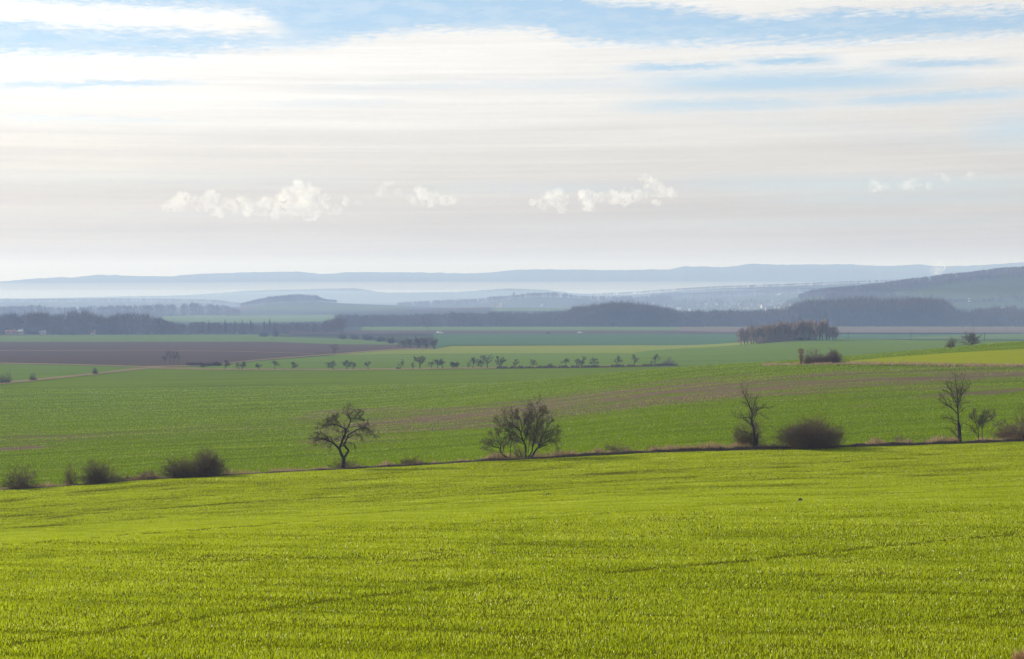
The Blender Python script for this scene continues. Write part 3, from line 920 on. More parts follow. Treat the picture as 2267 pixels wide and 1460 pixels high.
TW_APPLE = dict(seg=[4, 4, 3, 3], wig=[.2, .24, .28, .3], up=[0, .0, .02, .03], taper=.35, rmin=.0075, n=[0, 6, 4], t0=[.32, .15, .2], ang=[50, 45, 42], len=[.36, .5, .5], rr=[.5, .55, .7])
TW_ASH = dict(seg=[4, 4, 3, 3], wig=[.1, .12, .14, .16], up=[0, .06, .06, .05], taper=.3, rmin=.0068, n=[0, 7, 5], t0=[.25, .15, .2], ang=[40, 36, 36], len=[.33, .55, .5], rr=[.5, .55, .7])
A1 = .11645
TW_THIN = dict(TW_ASH); TW_THIN.update(n=[0, 4, 3], rmin=.0062, len=[.30, .5, .5])
TW_DOME = dict(TW_ASH); TW_DOME.update(n=[0, 7, 5], rmin=.0058, len=[.46, .55, .5], ang=[46, 40, 38], up=[0, .04, .05, .04])
hero('apple_tree', 'gnarled bare fruit tree with a forked diamond trunk beside the bank', 'tree', [
    ([(1030, 1385), (1035, 1250), (1040, 1150)], 38, 33, 0),
    ([(1030, 1180), (990, 1100), (958, 1010), (985, 920), (1010, 850), (1050, 760), (1070, 690), (1060, 610)], 29, 17, 8),
    ([(1075, 650), (1095, 615), (1140, 570), (1165, 480), (1175, 430), (1120, 370), (1105, 310), (1130, 240), (1165, 190)], 15, 3, 22),
    ([(1050, 1175), (1090, 1110), (1130, 1040), (1080, 980), (1040, 920), (1075, 860), (1110, 790), (1120, 730)], 25, 13, 3),
    ([(1010, 905), (1040, 920)], 9, 9, 0), ([(1060, 720), (1120, 670), (1130, 640)], 12, 6, 3),
    ([(1115, 745), (1210, 690), (1290, 640), (1380, 610), (1480, 610), (1560, 670), (1640, 760)], 14, 3, 26),
    ([(1115, 785), (1200, 760), (1290, 720), (1370, 760), (1390, 840)], 8, 2, 14),
    ([(1075, 900), (1150, 880), (1230, 920), (1280, 985)], 7, 2, 7), ([(1180, 890), (1190, 950), (1150, 1010)], 4, 1, 2),
    ([(950, 1000), (890, 940), (820, 880), (740, 850), (660, 820), (560, 835), (470, 880)], 22, 4, 28),
    ([(740, 850), (735, 790), (620, 720), (500, 690)], 9, 2, 16), ([(660, 820), (560, 790), (360, 815)], 7, 2, 10), ([(800, 870), (870, 815), (960, 840)], 6, 2, 8),
    ([(1060, 620), (990, 590), (930, 560), (850, 535), (770, 540), (690, 560), (540, 560)], 15, 2, 30),
    ([(1000, 590), (940, 500), (880, 440), (780, 470), (700, 520)], 10, 2, 24), ([(930, 555), (880, 470), (870, 380), (930, 320)], 6, 2, 14),
    ([(1175, 440), (1250, 420), (1340, 430), (1420, 465)], 9, 2, 16), ([(1180, 340), (1250, 270), (1340, 262), (1400, 290)], 6, 2, 14),
    ([(1140, 600), (1300, 575), (1400, 600), (1500, 590)], 7, 2, 14), ([(1045, 690), (950, 682), (905, 650)], 8, 2, 6),
    ([(940, 870), (870, 850), (800, 900), (780, 1060)], 6, 2, 8), ([(1120, 560), (1200, 470), (1300, 380), (1380, 370)], 7, 2, 14),
], 640, 880, A1, 11, TW_APPLE, 1385, (m_bark, m_twig))
hero('field_maple', 'broad bare tree of several black stems fanning out from one foot', 'tree', [
    ([(1065, 1290), (1065, 1150), (1060, 1000), (1000, 880), (970, 760), (930, 640), (830, 580), (720, 500), (620, 440)], 23, 3, 26),
    ([(1045, 910), (1050, 830), (1090, 740), (1120, 660), (1190, 580)], 12, 3, 14), ([(985, 745), (990, 640), (1040, 560), (1100, 480), (1110, 400), (1150, 300)], 9, 2, 22),
    ([(990, 640), (970, 540), (955, 450), (900, 370), (860, 300)], 8, 2, 18), ([(1070, 960), (1090, 910), (1075, 850), (1110, 700), (1080, 580)], 7, 2, 12),
    ([(1090, 1285), (1150, 1200), (1190, 1130), (1200, 1000), (1240, 900), (1275, 760), (1280, 600), (1290, 450), (1260, 300), (1230, 170)], 18, 2, 36),
    ([(1270, 720), (1200, 580), (1140, 490), (1120, 380)], 7, 2, 14), ([(1280, 620), (1330, 420), (1400, 320), (1420, 240)], 7, 2, 18), ([(1190, 1100), (1230, 960), (1300, 830), (1380, 640), (1400, 500)], 9, 2, 16),
    ([(1140, 1285), (1210, 1200), (1260, 1110), (1330, 1020), (1350, 920), (1400, 820), (1440, 740), (1540, 690), (1660, 640)], 24, 3, 22),
    ([(1320, 1030), (1400, 970), (1470, 920), (1560, 890), (1640, 940), (1710, 1010)], 11, 2, 20), ([(1440, 745), (1480, 640), (1540, 540), (1580, 460)], 8, 2, 14),
    ([(1340, 960), (1440, 900), (1560, 800), (1680, 760)], 7, 2, 14), ([(1110, 1200), (1115, 1050), (1140, 950), (1180, 850), (1230, 720)], 7, 2, 10),
    ([(930, 650), (860, 620), (740, 610), (600, 560)], 6, 2, 14), ([(1000, 870), (900, 800), (800, 760)], 5, 2, 8),
], 1040, 870, A1, 12, TW_DOME, 1290, (m_bark, m_twig), vs=.90)
hero('field_maple', 'smaller bent bare tree leaning left beside the broad black stemmed tree', 'tree', [
    ([(755, 1290), (680, 1230), (610, 1180), (570, 1110), (580, 1000), (530, 930), (450, 870), (390, 790)], 18, 3, 18),
    ([(580, 1065), (500, 1040), (430, 1020), (380, 950), (250, 905)], 10, 2, 16), ([(430, 1030), (330, 1035), (210, 1045)], 4, 1, 7), ([(620, 1150), (650, 1010), (690, 960), (760, 870), (790, 790)], 8, 2, 14),
    ([(530, 930), (560, 840), (540, 740), (500, 640)], 6, 2, 12),
    ([(765, 1290), (775, 1100), (780, 1000), (810, 900), (850, 760), (885, 680)], 10, 2, 14), ([(810, 900), (750, 780), (690, 690)], 6, 2, 10), ([(840, 770), (750, 690), (600, 600), (500, 490)], 6, 2, 16),
], 1040, 870, A1, 13, TW_DOME, 1290, (m_bark, m_twig), vs=.92)
A3 = .14116
hero('ash_tree', 'slim crooked bare tree rising out of a round bush', 'tree', [
    ([(640, 1160), (640, 1000), (630, 900), (625, 790), (595, 730), (600, 640), (605, 570), (570, 470), (530, 380), (490, 290), (440, 190)], 24, 4, 30),
    ([(668, 1150), (678, 980), (700, 880)], 30, 6, 3), ([(610, 580), (660, 530), (740, 480), (840, 400)], 10, 2, 16), ([(605, 560), (620, 480), (640, 380), (700, 280)], 8, 2, 18),
    ([(590, 670), (540, 630), (470, 640), (400, 650), (330, 620), (285, 550)], 9, 2, 10), ([(620, 570), (700, 560), (780, 610), (870, 680)], 4, 1.4, 9), ([(615, 920), (530, 880), (430, 850), (360, 800)], 7, 2, 8),
    ([(740, 490), (850, 470), (960, 450)], 4, 1.4, 8), ([(560, 460), (500, 400), (420, 380)], 4, 1.4, 8),
], 1580, 830, A3, 14, TW_THIN, 1150, (m_bark, m_twig), vs=.96)
A4 = .137
hero('ash_tree', 'tall bare tree with a thick pollarded lower trunk at the right', 'tree', [
    ([(910, 1290), (905, 1150), (895, 1000), (885, 950)], 34, 26, 2),
    ([(888, 985), (885, 850), (875, 700), (880, 600), (875, 480), (860, 380), (830, 130)], 15, 3, 36),
    ([(875, 800), (800, 720), (720, 660), (640, 610), (570, 555)], 11, 2, 20), ([(870, 690), (840, 580), (790, 460), (740, 360), (680, 280)], 8, 2, 20), ([(890, 610), (930, 530), (960, 440), (1040, 360), (1080, 270)], 9, 2, 20),
    ([(882, 590), (920, 480), (950, 350), (970, 180)], 7, 2, 22), ([(890, 940), (800, 890), (720, 860), (620, 848)], 8, 2, 16), ([(885, 1220), (850, 1150), (800, 1090), (690, 1030)], 8, 2, 14),
    ([(885, 800), (930, 750), (985, 700)], 5, 2, 6), ([(720, 665), (650, 540), (570, 450)], 6, 2, 14), ([(925, 1010), (960, 960), (1040, 980)], 6, 2, 8), ([(870, 1080), (820, 960), (760, 880)], 6, 2, 8), ([(800, 480), (700, 420), (630, 390)], 5, 2, 10),
], 2000, 800, A4, 15, TW_THIN, 1290, (m_bark, m_twig), vs=.96)
hero('sapling', 'thin bare sapling nearest to the thick pollarded trunk', 'tree', [
    ([(1215, 1275), (1210, 1150), (1205, 1050), (1170, 970), (1150, 880), (1130, 790)], 9, 2, 18), ([(1205, 1040), (1250, 960), (1260, 860), (1300, 770)], 5, 1.5, 14), ([(1210, 1200), (1150, 1080), (1080, 1020)], 4, 1.5, 8), ([(1165, 960), (1100, 900), (1060, 830)], 4, 1.5, 10),
], 2000, 800, A4, 16, TW_ASH, 1275, (m_bark, m_twig))
hero('sapling', 'pale bare sapling between the thin sapling and the low scrub at the edge', 'tree', [
    ([(1275, 1275), (1275, 1100), (1270, 1000), (1300, 900), (1350, 790)], 8, 2, 18), ([(1275, 1050), (1330, 960), (1420, 900), (1480, 790)], 5, 1.5, 14), ([(1350, 1110), (1450, 1040), (1560, 970), (1640, 950)], 4, 1.5, 10),
], 2000, 800, A4, 17, TW_ASH, 1275, (m_twig, m_twig))


def bush(label, X, wpx, hpx, seed, n=110, mat=None, name='shrub', cat='shrub', d=None, dd=.9, depth=.7, dome=1.0, sub=7, rmul=1.0, lean=0.0, group=None):
    """many thin stems from one foot filling a dome"""
    rs = random.Random(seed)
    dist = float(hedge_d(X)) + dd if d is None else d
    o = on_ground(X, dist); px = dist / F
    rx, rz = wpx * px / 2 * 1.18, hpx * px * 1.14
    o[2] -= .03
    br = []
    for k in range(n):
        a = rs.random() * 6.283; q = math.sqrt(rs.random())
        b = Vector((math.cos(a) * q * rx * .45, math.sin(a) * q * rx * .35 * depth, 0))
        ph = rs.random() * 6.283; el = math.asin(rs.random() ** .92) if rs.random() < .85 else rs.random() * .35
        k_ = rs.uniform(.82, 1.0) * (.86 + .26 * float(vnoise(ph * 1.3 + seed, el * 2.2 + seed)))
        tip = Vector((math.cos(ph) * math.cos(el) * rx * k_ + lean * rx * math.sin(el), math.sin(ph) * math.cos(el) * rx * depth * k_, rz * k_ * (math.sin(el) ** dome) * rs.uniform(.85, 1.06) + .05 * rz))
        mid = b.lerp(tip, .5) + Vector((0, 0, rz * .10)) + Vector((rs.gauss(0, 1), rs.gauss(0, 1), rs.gauss(0, 1))) * rx * .13
        pts = []
        for j in range(6):
            t = j / 5
            pts.append(b * (1 - t) ** 2 + mid * 2 * t * (1 - t) + tip * t * t + Vector((rs.gauss(0, 1), rs.gauss(0, 1), rs.gauss(0, 1))) * rx * .022 * (j > 0))
        r0 = .022 * rmul * rs.uniform(.7, 1.3)
        br.append((pts, [r0 * (1 - .72 * j / 5) for j in range(6)]))
        L = (tip - b).length
        for c in range(sub):
            t = rs.uniform(.25, 1); f = t * 4.999; i = int(f); p = pts[i].lerp(pts[i + 1], f - i)
            dv = (pts[i + 1] - pts[i]).normalized(); nd = (dv + rnd_perp(dv, rs) * rs.uniform(.7, 1.9) + Vector((0, 0, .2))).normalized()
            l = L * rs.uniform(.10, .26); p2 = p + nd * l * .5 + rnd_perp(nd, rs) * l * .08; p3 = p + nd * l
            if p3.z < .02: continue
            br.append(([p, p2, p3], [.010 * rmul, .008 * rmul, .006 * rmul]))
            for c2 in range(2):
                nd2 = (nd + rnd_perp(nd, rs) * rs.uniform(.6, 1.5)).normalized(); q2 = p.lerp(p3, rs.uniform(.3, .95))
                br.append(([q2, q2 + nd2 * l * .25, q2 + nd2 * l * .5], [.0075 * rmul, .006 * rmul, .005 * rmul]))
    V, Q = tubes(br, 3)
    ob = mesh_np(name, V, quads=Q, mat=mat or m_bush, loc=o)
    return tag(ob, label, cat, group)


HB = 'bushes along the bank'
bush('sparse grey bush at the left end of the bank', 40, 84, 46, 1, n=100, dd=.3, group=HB)
bush('thin upright scrub left of the dark bush with pale stems at its foot', 155, 54, 46, 2, n=45, sub=5, group=HB)
bush('dark rounded bush with a pointed top second from the left', 214, 80, 48, 3, n=170, dd=.2, group=HB)
bush('very low scrub trailing right of the pointed dark bush', 268, 60, 16, 4, n=50, group=HB)
bush('low reddish brown scrub just left of the double bush', 328, 60, 20, 5, n=60, mat=m_twig2, group=HB)
bush('lower left half of the double bush with slanting stems', 398, 84, 44, 6, n=160, dd=.2, lean=-.15, group=HB)
bush('taller dense right half of the double bush casting a shadow', 455, 84, 54, 7, n=320, dd=-.1, depth=.95, group=HB)
bush('low tangled scrub between the fruit tree and the broad tree', 912, 70, 16, 8, n=60, group=HB)
bush('pale dry brush at the foot of the fruit tree', 765, 74, 22, 9, n=60, mat=m_twig2, dd=1.3, group=HB)
bush('pale thin brush behind the foot of the broad tree', 1150, 34, 42, 10, n=34, mat=m_twig2, dd=1.6, sub=4, group=HB)
bush('sparse pale scrub between the broad tree and the slim tree', 1366, 62, 27, 11, n=55, mat=m_twig2, dd=1.5, sub=5, group=HB)
bush('small tan scrub tuft right of the sparse pale scrub', 1450, 44, 16, 41, n=26, mat=m_twig2, dd=1.5, sub=4, group=HB)
bush('round airy bush behind the slim crooked tree', 1660, 74, 62, 12, n=120, dd=1.6, dome=.8, group=HB)
bush('widest densest dark bush right of the slim crooked tree', 1792, 138, 58, 13, n=460, dd=-.35, dome=.62, sub=8, depth=.95, group=HB)
bush('small tan scrub right of the widest dark bush', 1998, 44, 22, 14, n=40, mat=m_twig2, dd=1.4, group=HB)
bush('tiny dry scrub left of the pollarded tree', 2060, 46, 16, 15, n=30, mat=m_twig2, dd=1.4, sub=4, group=HB)
bush('wide reddish scrub cut by the right edge of the picture', 2246, 96, 36, 16, n=130, mat=m_twig2, dd=1.3, dome=.7, group=HB)
bush('thin tall brush standing behind the reddish scrub at the right edge', 2270, 60, 80, 17, n=50, dd=2.2, sub=6, group=HB)

# ------------------------------------------------------------------ trees farther off
TW_GEN = dict(seg=[5, 5, 4, 3], wig=[.06, .14, .18, .2], up=[.02, .08, .08, .05], taper=.3, rmin=.012, n=[9, 7, 5], t0=[.3, .2, .2], ang=[48, 42, 40], len=[.62, .55, .5], rr=[.5, .55, .6])


def far_tree(name, label, X, d, hpx, wpx, seed, rmin=.02, lean=0.0, n0=9, n1=7, n2=5, low=.3, trunk=.035, group=None, cat='tree', up=.05, mats=None, loc=None, levels=4, forks=1):
    rs = random.Random(seed)
    h = hpx * d / F; w = wpx * d / F
    o = on_ground(X, d) if loc is None else np.array(loc)
    P = dict(TW_GEN); P['rmin'] = rmin; P['n'] = [n0, n1, n2]; P['t0'] = [low, .2, .2]
    P['up'] = [.02, up, up, .03]
    P['seg'] = P['seg'][:levels]
    out = []
    for k in range(forks):
        dv = Vector((lean + (0 if forks == 1 else rs.uniform(-.45, .45)), rs.uniform(-.08, .08), 1)).normalized()
        grow(rs, Vector((rs.gauss(0, .1) * (forks > 1), 0, -.05)), dv, h * .72, h * trunk, 0, P, out)
    # fit to its height and width in the photograph
    A = np.array([tuple(p) for b in out for p in b[0]])
    hz = np.percentile(A[:, 2], 99.7); wx = np.percentile(A[:, 0], 98.5) - np.percentile(A[:, 0], 1.5)
    kz = h / max(hz, .1); kx = w / max(wx, .1)
    fit = lambda p: (p.x * kx, p.y * kx, p.z * kz)
    tr = [([fit(p) for p in b[0]], b[1]) for b in out if b[2] == 0]
    cr = [([fit(p) for p in b[0]], b[1]) for b in out if b[2] > 0]
    e = tag(empty(name, o), label, cat, group)
    V, Q = tubes(tr, 5); mesh_np('trunk', V, quads=Q, mat=(mats or (m_farbark, m_fartwig))[0], parent=e, smooth=True)
    V, Q = tubes(cr, 3); mesh_np('crown', V, quads=Q, mat=(mats or (m_farbark, m_fartwig))[1], parent=e)
    return e


OG = 'small trees along the grassy track'
m_far2 = (m_farbark, solid('orchard_twig', (.058, .048, .044), .3, .6, .9))
# (x, height px, width px, label, options)
ORCH = [
    (449, 14, 10, 'tiny dim shrub tree at the left start of the track row', dict(n1=4)),
    (497, 19, 15, 'small tree in front of the hedge end, first clear one of the track row', {}),
    (527, 14, 9, 'left thinner tree of the close pair near the left end of the track row', dict(n1=4)),
    (535, 17, 13, 'right forked tree of the close pair near the left end of the track row', dict(forks=2, n1=4)),
    (575, 13, 13, 'little leaning tree alone right of the close pair', dict(lean=-.25)),
    (607, 18, 15, 'slim tree with a ball crown and clear stem', dict(low=.45)),
    (646, 16, 13, 'low bushy tree with the crown nearly to the ground left of the wide gap', dict(low=.15)),
    (738, 18, 19, 'round dark crowned tree right of the wide gap', dict(low=.25, n1=9)),
    (768, 19, 19, 'left tree of the joined pair with merged flat crown', dict(n1=8)),
    (781, 16, 16, 'right tree of the joined pair with merged flat crown', dict(n1=8, lean=-.2)),
    (815, 17, 12, 'spindly tree leaning left with a thin open crown', dict(lean=-.25, n1=4)),
    (886, 19, 12, 'crooked tree bent over to the right above a low bush', dict(lean=.3, n0=6, n1=5)),
    (914, 13, 8, 'pointed little shrub right of the crooked tree', dict(low=.05, n1=5)),
    (930, 26, 23, 'large round crowned tree left of the middle of the track row', dict(n1=9)),
    (955, 15, 11, 'small tree leaning left beside the large round crowned one', dict(lean=-.3, n1=5)),
    (968, 19, 17, 'flat topped middle tree of the leaning group of three', dict(n1=8)),
    (980, 21, 12, 'upright right tree of the leaning group of three', dict(lean=-.12, n1=6)),
    (1003, 14, 14, 'low broad twin stemmed tree, left of two', dict(forks=2)),
    (1012, 13, 11, 'low drooping tree right of the broad twin stemmed one', dict(lean=.1)),
    (1036, 12, 8, 'short leaning stump tree under the tilted crown', dict(lean=.2, n1=4)),
    (1046, 22, 19, 'tree with a crown tilted up to the right', dict(lean=.05)),
    (1065, 17, 13, 'dense small tree left against the tallest one', dict(low=.15)),
    (1079, 27, 23, 'tallest apple tree with layered drooping arms in the middle of the row', dict(n0=11, up=.0)),
    (1108, 24, 21, 'open spreading tree with fan shaped crown right of the tallest', dict(forks=2)),
    (1142, 18, 13, 'narrow oval tree above the dark bank', dict(low=.1)),
    (1179, 17, 15, 'small airy tree above the dark bank right of the narrow oval one', dict(low=.2, n1=5)),
    (1253, 18, 17, 'small umbrella shaped tree right of the round bush', dict(low=.45, up=-.02)),
    (1277, 18, 15, 'left tree of the overlapping pair right of the umbrella tree', {}),
    (1287, 22, 14, 'right taller tree of the overlapping pair right of the umbrella tree', dict(lean=.12)),
    (1315, 18, 18, 'broad low tent shaped tree', dict(low=.1, up=-.02)),
    (1365, 22, 15, 'upright tree leaning right on the dark bank', dict(lean=.12)),
    (1405, 23, 14, 'tall narrow tree with bent stem near the right end of the row', dict(lean=-.12)),
    (1450, 24, 20, 'last tree of the row beside the grey brush', dict(lean=-.1)),
]
_ox = np.array([o[0] for o in ORCH], float)
_od = TR(_ox) + 7
for k, (X, hp, wp, lab, op) in enumerate(ORCH):
    o = dict(n0=10, n1=7, n2=4, rmin=.04, trunk=.045); o.update(op); o['lean'] = o.get('lean', 0) * .5
    far_tree('orchard_tree', lab, X, float(_od[k]), hp * 1.12, wp * 1.15, 100 + k, group=OG, mats=m_far2, **o)


def track_d_at(X, off=7): return float(TR(np.array([float(X)]))[0]) + off


def far_bush(label, X, w, h, seed, d, mat=None, n=50, rm=2.5, group=None, **k):
    return bush(label, X, w, h, seed, n=n, d=d, mat=mat or m_fartwig, rmul=rm, sub=5, group=group, **k)


far_bush('round grey bush on the dark bank between two small trees', 1218, 16, 10, 60, track_d_at(1218), group='bushes by the grassy track')
far_bush('pale low bush on the dark bank left of the umbrella tree', 1241, 11, 6, 61, track_d_at(1241), n=30, group='bushes by the grassy track')
far_bush('wide wispy grey brush at the right end of the track row', 1481, 34, 17, 62, track_d_at(1470), n=60, rm=2.0, group='bushes by the grassy track')
far_bush('dark bush crouching below the crooked bent tree', 881, 9, 6, 63, track_d_at(881), mat=m_far2[1], group='bushes by the grassy track')
far_bush('grey bare bush cut by the left edge on the pale track', 2, 14, 20, 64, track_d_at(2), n=34, rm=2, group='bushes by the grassy track')
far_bush('round grey bare bush at the far left on the pale track', 15, 22, 22, 65, track_d_at(15), n=60, rm=2, group='bushes by the grassy track')
far_bush('grey bare bush second from the left on the pale track', 71, 19, 16, 66, track_d_at(71), n=60, rm=2, group='bushes by the grassy track')
far_bush('small dark bush where the pale track climbs right', 209, 14, 13, 67, track_d_at(209), n=60, group='bushes by the grassy track')
far_bush('dim small bush standing alone on the near slope of the domed field', 1573, 16, 15, 68, 520, n=60)
# low dark hedge on the track bank
dh = float(d_of([450], [811.5])[0])
for k, (X, w, h, lab) in enumerate([(425, 30, 6, 'left long part of the low dark hedge by the crossroads'), (455, 34, 5, 'middle thin part of the low dark hedge by the crossroads'), (480, 22, 8, 'right humped part of the low dark hedge by the crossroads')]):
    far_bush(lab, X, w, h, 70 + k, dh + 6, mat=m_far2[1], n=70, rm=4, dome=.5, group='low hedge by the crossroads')
n = 5000
X = 1100 + 400 * rng.random(n); d_ = TR(X) + 3 + rng.normal(0, 1.2, n); u, _ = us(X, np.full(n, 812.0))
stalks('bank_scrub', np.stack([u * d_, d_, terrain(u, d_)], -1), .4 + .9 * rng.random(n) ** 2 * (fbm(X / 9, X * 0, 2) > .4), 'dark low scrub on the bank under the right part of the track row', wid=.09, cat='scrub', mat=m_wood)

# bare group behind the crossroads, thicket and hedge by the ploughland
GB = 'bare grey trees by the crossroads'
for k, (X, hp, wp, lab) in enumerate([(362, 24, 16, 'left faint tree of the bare group by the crossroads'), (376, 32, 18, 'tallest tree of the bare group by the crossroads'), (385, 31, 17, 'tree right of the tallest in the bare group by the crossroads'), (395, 28, 15, 'right tree of the bare group by the crossroads')]):
    far_tree('bare_tree', lab, X, dh + 14 + 3 * k, hp, wp, 200 + k, n1=6, n2=4, rmin=.03, trunk=.018, low=.35, group=GB)
far_tree('bare_tree', 'lone faint bare tree on the edge of the brown ploughland', 740, float(line_d(L_PLN, np.array([740.]))[0]) + 8, 23, 24, 210, n1=5, n2=4, rmin=.03, forks=2)
dt = float(line_d(L_PLN, np.array([930.]))[0])
GT = 'thicket trees at the end of the ploughland'
for k, (X, hp, wp, lab) in enumerate([(893, 20, 20, 'low left tree of the thicket at the end of the ploughland'), (910, 22, 22, 'second tree of the thicket at the end of the ploughland'), (926, 28, 24, 'highest tree of the thicket at the end of the ploughland'), (945, 26, 22, 'tree right of the highest one in the thicket'), (960, 27, 16, 'upright right end tree of the thicket')]):
    far_tree('thicket_tree', lab, X, dt + 18 - 3 * k, hp, wp, 220 + k, n0=11, n1=8, n2=4, rmin=.05, low=.1, forks=2, group=GT)
for k, (X, w, h, Y, lab) in enumerate([(585, 20, 9, 746, 'small dark bush at the far edge of the pale green strip'), (610, 14, 14, 746, 'upright dark bush at the far edge of the pale green strip'), (758, 14, 9, 751, 'left dark bush of the hedge above the pale green strip'), (785, 16, 9, 752, 'second dark bush of the hedge above the pale green strip'),
                                  (815, 26, 12, 754, 'third long dark bush of the hedge above the pale green strip'), (840, 24, 12, 757, 'fourth dark bush of the hedge above the pale green strip'), (866, 24, 14, 761, 'lowest right dark bush of the hedge above the pale green strip')]):
    far_bush(lab, X, w, h, 80 + k, float(d_of([X], [Y])[0]) + 4, mat=m_far2[1], n=60, rm=6, dome=.6, group='dark bushes of the hedge on the plain')

# scrub on the brow
db_ = float(d_of([1815], [806])[0])
_bo = on_ground(1774, db_)
e = tag(empty('rusty_shrub', _bo), 'narrow rust leaved column shrub left of the brow scrub', 'shrub')
rs = random.Random(5); br = []
for k in range(7):
    p = Vector((rs.gauss(0, .12), rs.gauss(0, .12), 0)); br.append(([p, p + Vector((rs.gauss(0, .08), rs.gauss(0, .08), .9)), p + Vector((rs.gauss(0, .16), rs.gauss(0, .16), 2.2))], [.03, .025, .015]))
V, Q = tubes(br, 4); mesh_np('stem', V, quads=Q, mat=m_farbark, parent=e)
n = 1500; zz_ = rng.random(n) ** .8 * 2.9 + .5; lob = .46 + .15 * np.sin(zz_ * 5.0) ; lob = lob * np.clip(zz_ / 1.6, .25, 1)
a_ = rng.random(n) * 6.283; r_ = lob * np.sqrt(rng.random(n)) * 1.25
c_ = np.stack([np.cos(a_) * r_, np.sin(a_) * r_, zz_], -1)
t1 = rng.normal(0, .075, (n, 3)); t2 = rng.normal(0, .075, (n, 3))
mesh_np('foliage', np.stack([c_, c_ + t1, c_ + t2], 1).reshape(-1, 3), tris=np.arange(n * 3).reshape(-1, 3), mat=m_rustleaf, parent=e, attrs={'tint': np.repeat(rng.random(n), 3)})
GBR = 'scrub on the brow'
bush('taller open bare shrub in the middle of the brow scrub', 1800, 48, 36, 31, d=db_ + 1, mat=m_twig2, n=70, rmul=1.7, sub=6, group=GBR)
bush('small dark bush in front of the open shrub on the brow', 1790, 20, 17, 32, d=db_ - 1, n=70, rmul=2.2, group=GBR)
bush('low dark bush filling the dip of the brow scrub', 1820, 44, 18, 33, d=db_, mat=m_twig2, n=110, rmul=2.2, dome=.6, group=GBR)
bush('round dense bush at the right end of the brow scrub', 1846, 38, 28, 34, d=db_ + .5, mat=m_twig2, n=170, rmul=2.0, group=GBR)
dq = float(d_of([2147], [769])[0])
if not (300 < dq < 420): dq = 360
far_tree('field_tree', 'domed bare tree rising behind the brow at the right', 2147, 375, 36, 40, 240, n0=12, n1=8, n2=5, rmin=.02, low=.08, forks=3, trunk=.025)
bush('faint round bush left of the domed bare tree', 2107, 28, 24, 35, d=370, n=70, rmul=1.8, sub=6)

# ------------------------------------------------------------------ copse on the domed field
m_copse = (m_farbark, solid('copse_twig', (.24, .18, .145), .35, .4, .9))
protos = []
GC = 'trees of the copse on the domed field'
for k in range(6):
    protos.append(far_tree('copse_tree', 'bare brown tree inside the copse on the domed field', 1640, 800, 42, 17, 300 + k, n0=17, n1=9, n2=5, rmin=.085, trunk=.022, low=.08, group=GC, mats=m_copse, loc=(0, 0, 0)))
cx = [1641, 1648, 1655, 1664, 1668, 1674, 1680, 1685, 1690, 1695, 1699, 1704, 1708, 1713, 1717, 1721, 1726, 1730, 1734, 1739, 1743, 1747, 1752, 1756, 1761, 1765, 1769, 1774, 1778, 1783, 1787, 1791, 1796, 1801, 1806, 1815, 1821, 1830, 1837, 1844, 1850]
LAB = {0: 'leftmost tree of the copse with a wide leaning crown', 1: 'second tree from the left end of the copse', 2: 'third tree from the left end of the copse', 14: 'rust topped tree standing above the copse middle', 35: 'tall slim tree right of the gap in the copse',
       36: 'tree close beside the tall slim one in the copse', 37: 'fourth tree from the right end of the copse', 38: 'third tree from the right end of the copse', 39: 'second tree from the right end of the copse', 40: 'rightmost small leaning tree of the copse'}
rs = random.Random(9)
for k, X in enumerate(cx):
    d = np.interp(X, [1640, 1750, 1860], [786, 815, 820]) + (rs.uniform(0, 4) if k in LAB else rs.uniform(0, 22))
    s = np.interp(X, [1640, 1665, 1700, 1780, 1812, 1822, 1835, 1850], [.86, .95, 1.0, 1.06, 1.12, 1.12, .84, .78]) * rs.uniform(.92, 1.06)
    if k == 14: s *= 1.1
    o = protos[k] if k < 6 else protos[k % 6]
    loc = on_ground(X, d); loc[2] -= .1
    wx = rs.uniform(1.15, 1.6) * (1.25 if k == 0 else 1)
    if k < 6:
        o.location = tuple(loc); o.rotation_euler = (0, 0, rs.random() * 6.28); o.scale = (s * wx, s * wx, s)
        o['label'] = LAB.get(k, o['label'])
    else:
        dup(o, loc, rs.random() * 6.28, (s * wx, s * wx, s), LAB.get(k, 'bare brown tree inside the copse on the domed field'))
far_bush('pale brush at the left foot of the copse', 1682, 26, 14, 90, 792, mat=m_copse[1], n=50, rm=5)
far_bush('dark undergrowth bush under the copse middle', 1765, 30, 12, 91, 822, mat=m_far2[1], n=60, rm=6)
GU = 'undergrowth of the copse'
for k, (X, w, h, d, lab) in enumerate([(1706, 30, 16, 800, 'brown undergrowth clump left of the copse middle'), (1728, 34, 17, 806, 'brown undergrowth clump just left of the dark copse bush'), (1748, 26, 15, 812, 'brown undergrowth clump touching the dark copse bush'), (1790, 28, 14, 824, 'brown undergrowth clump right of the dark copse bush')]):
    far_bush(lab, X, w, h, 92 + k, d, mat=m_copse[1], n=60, rm=6, group=GU)

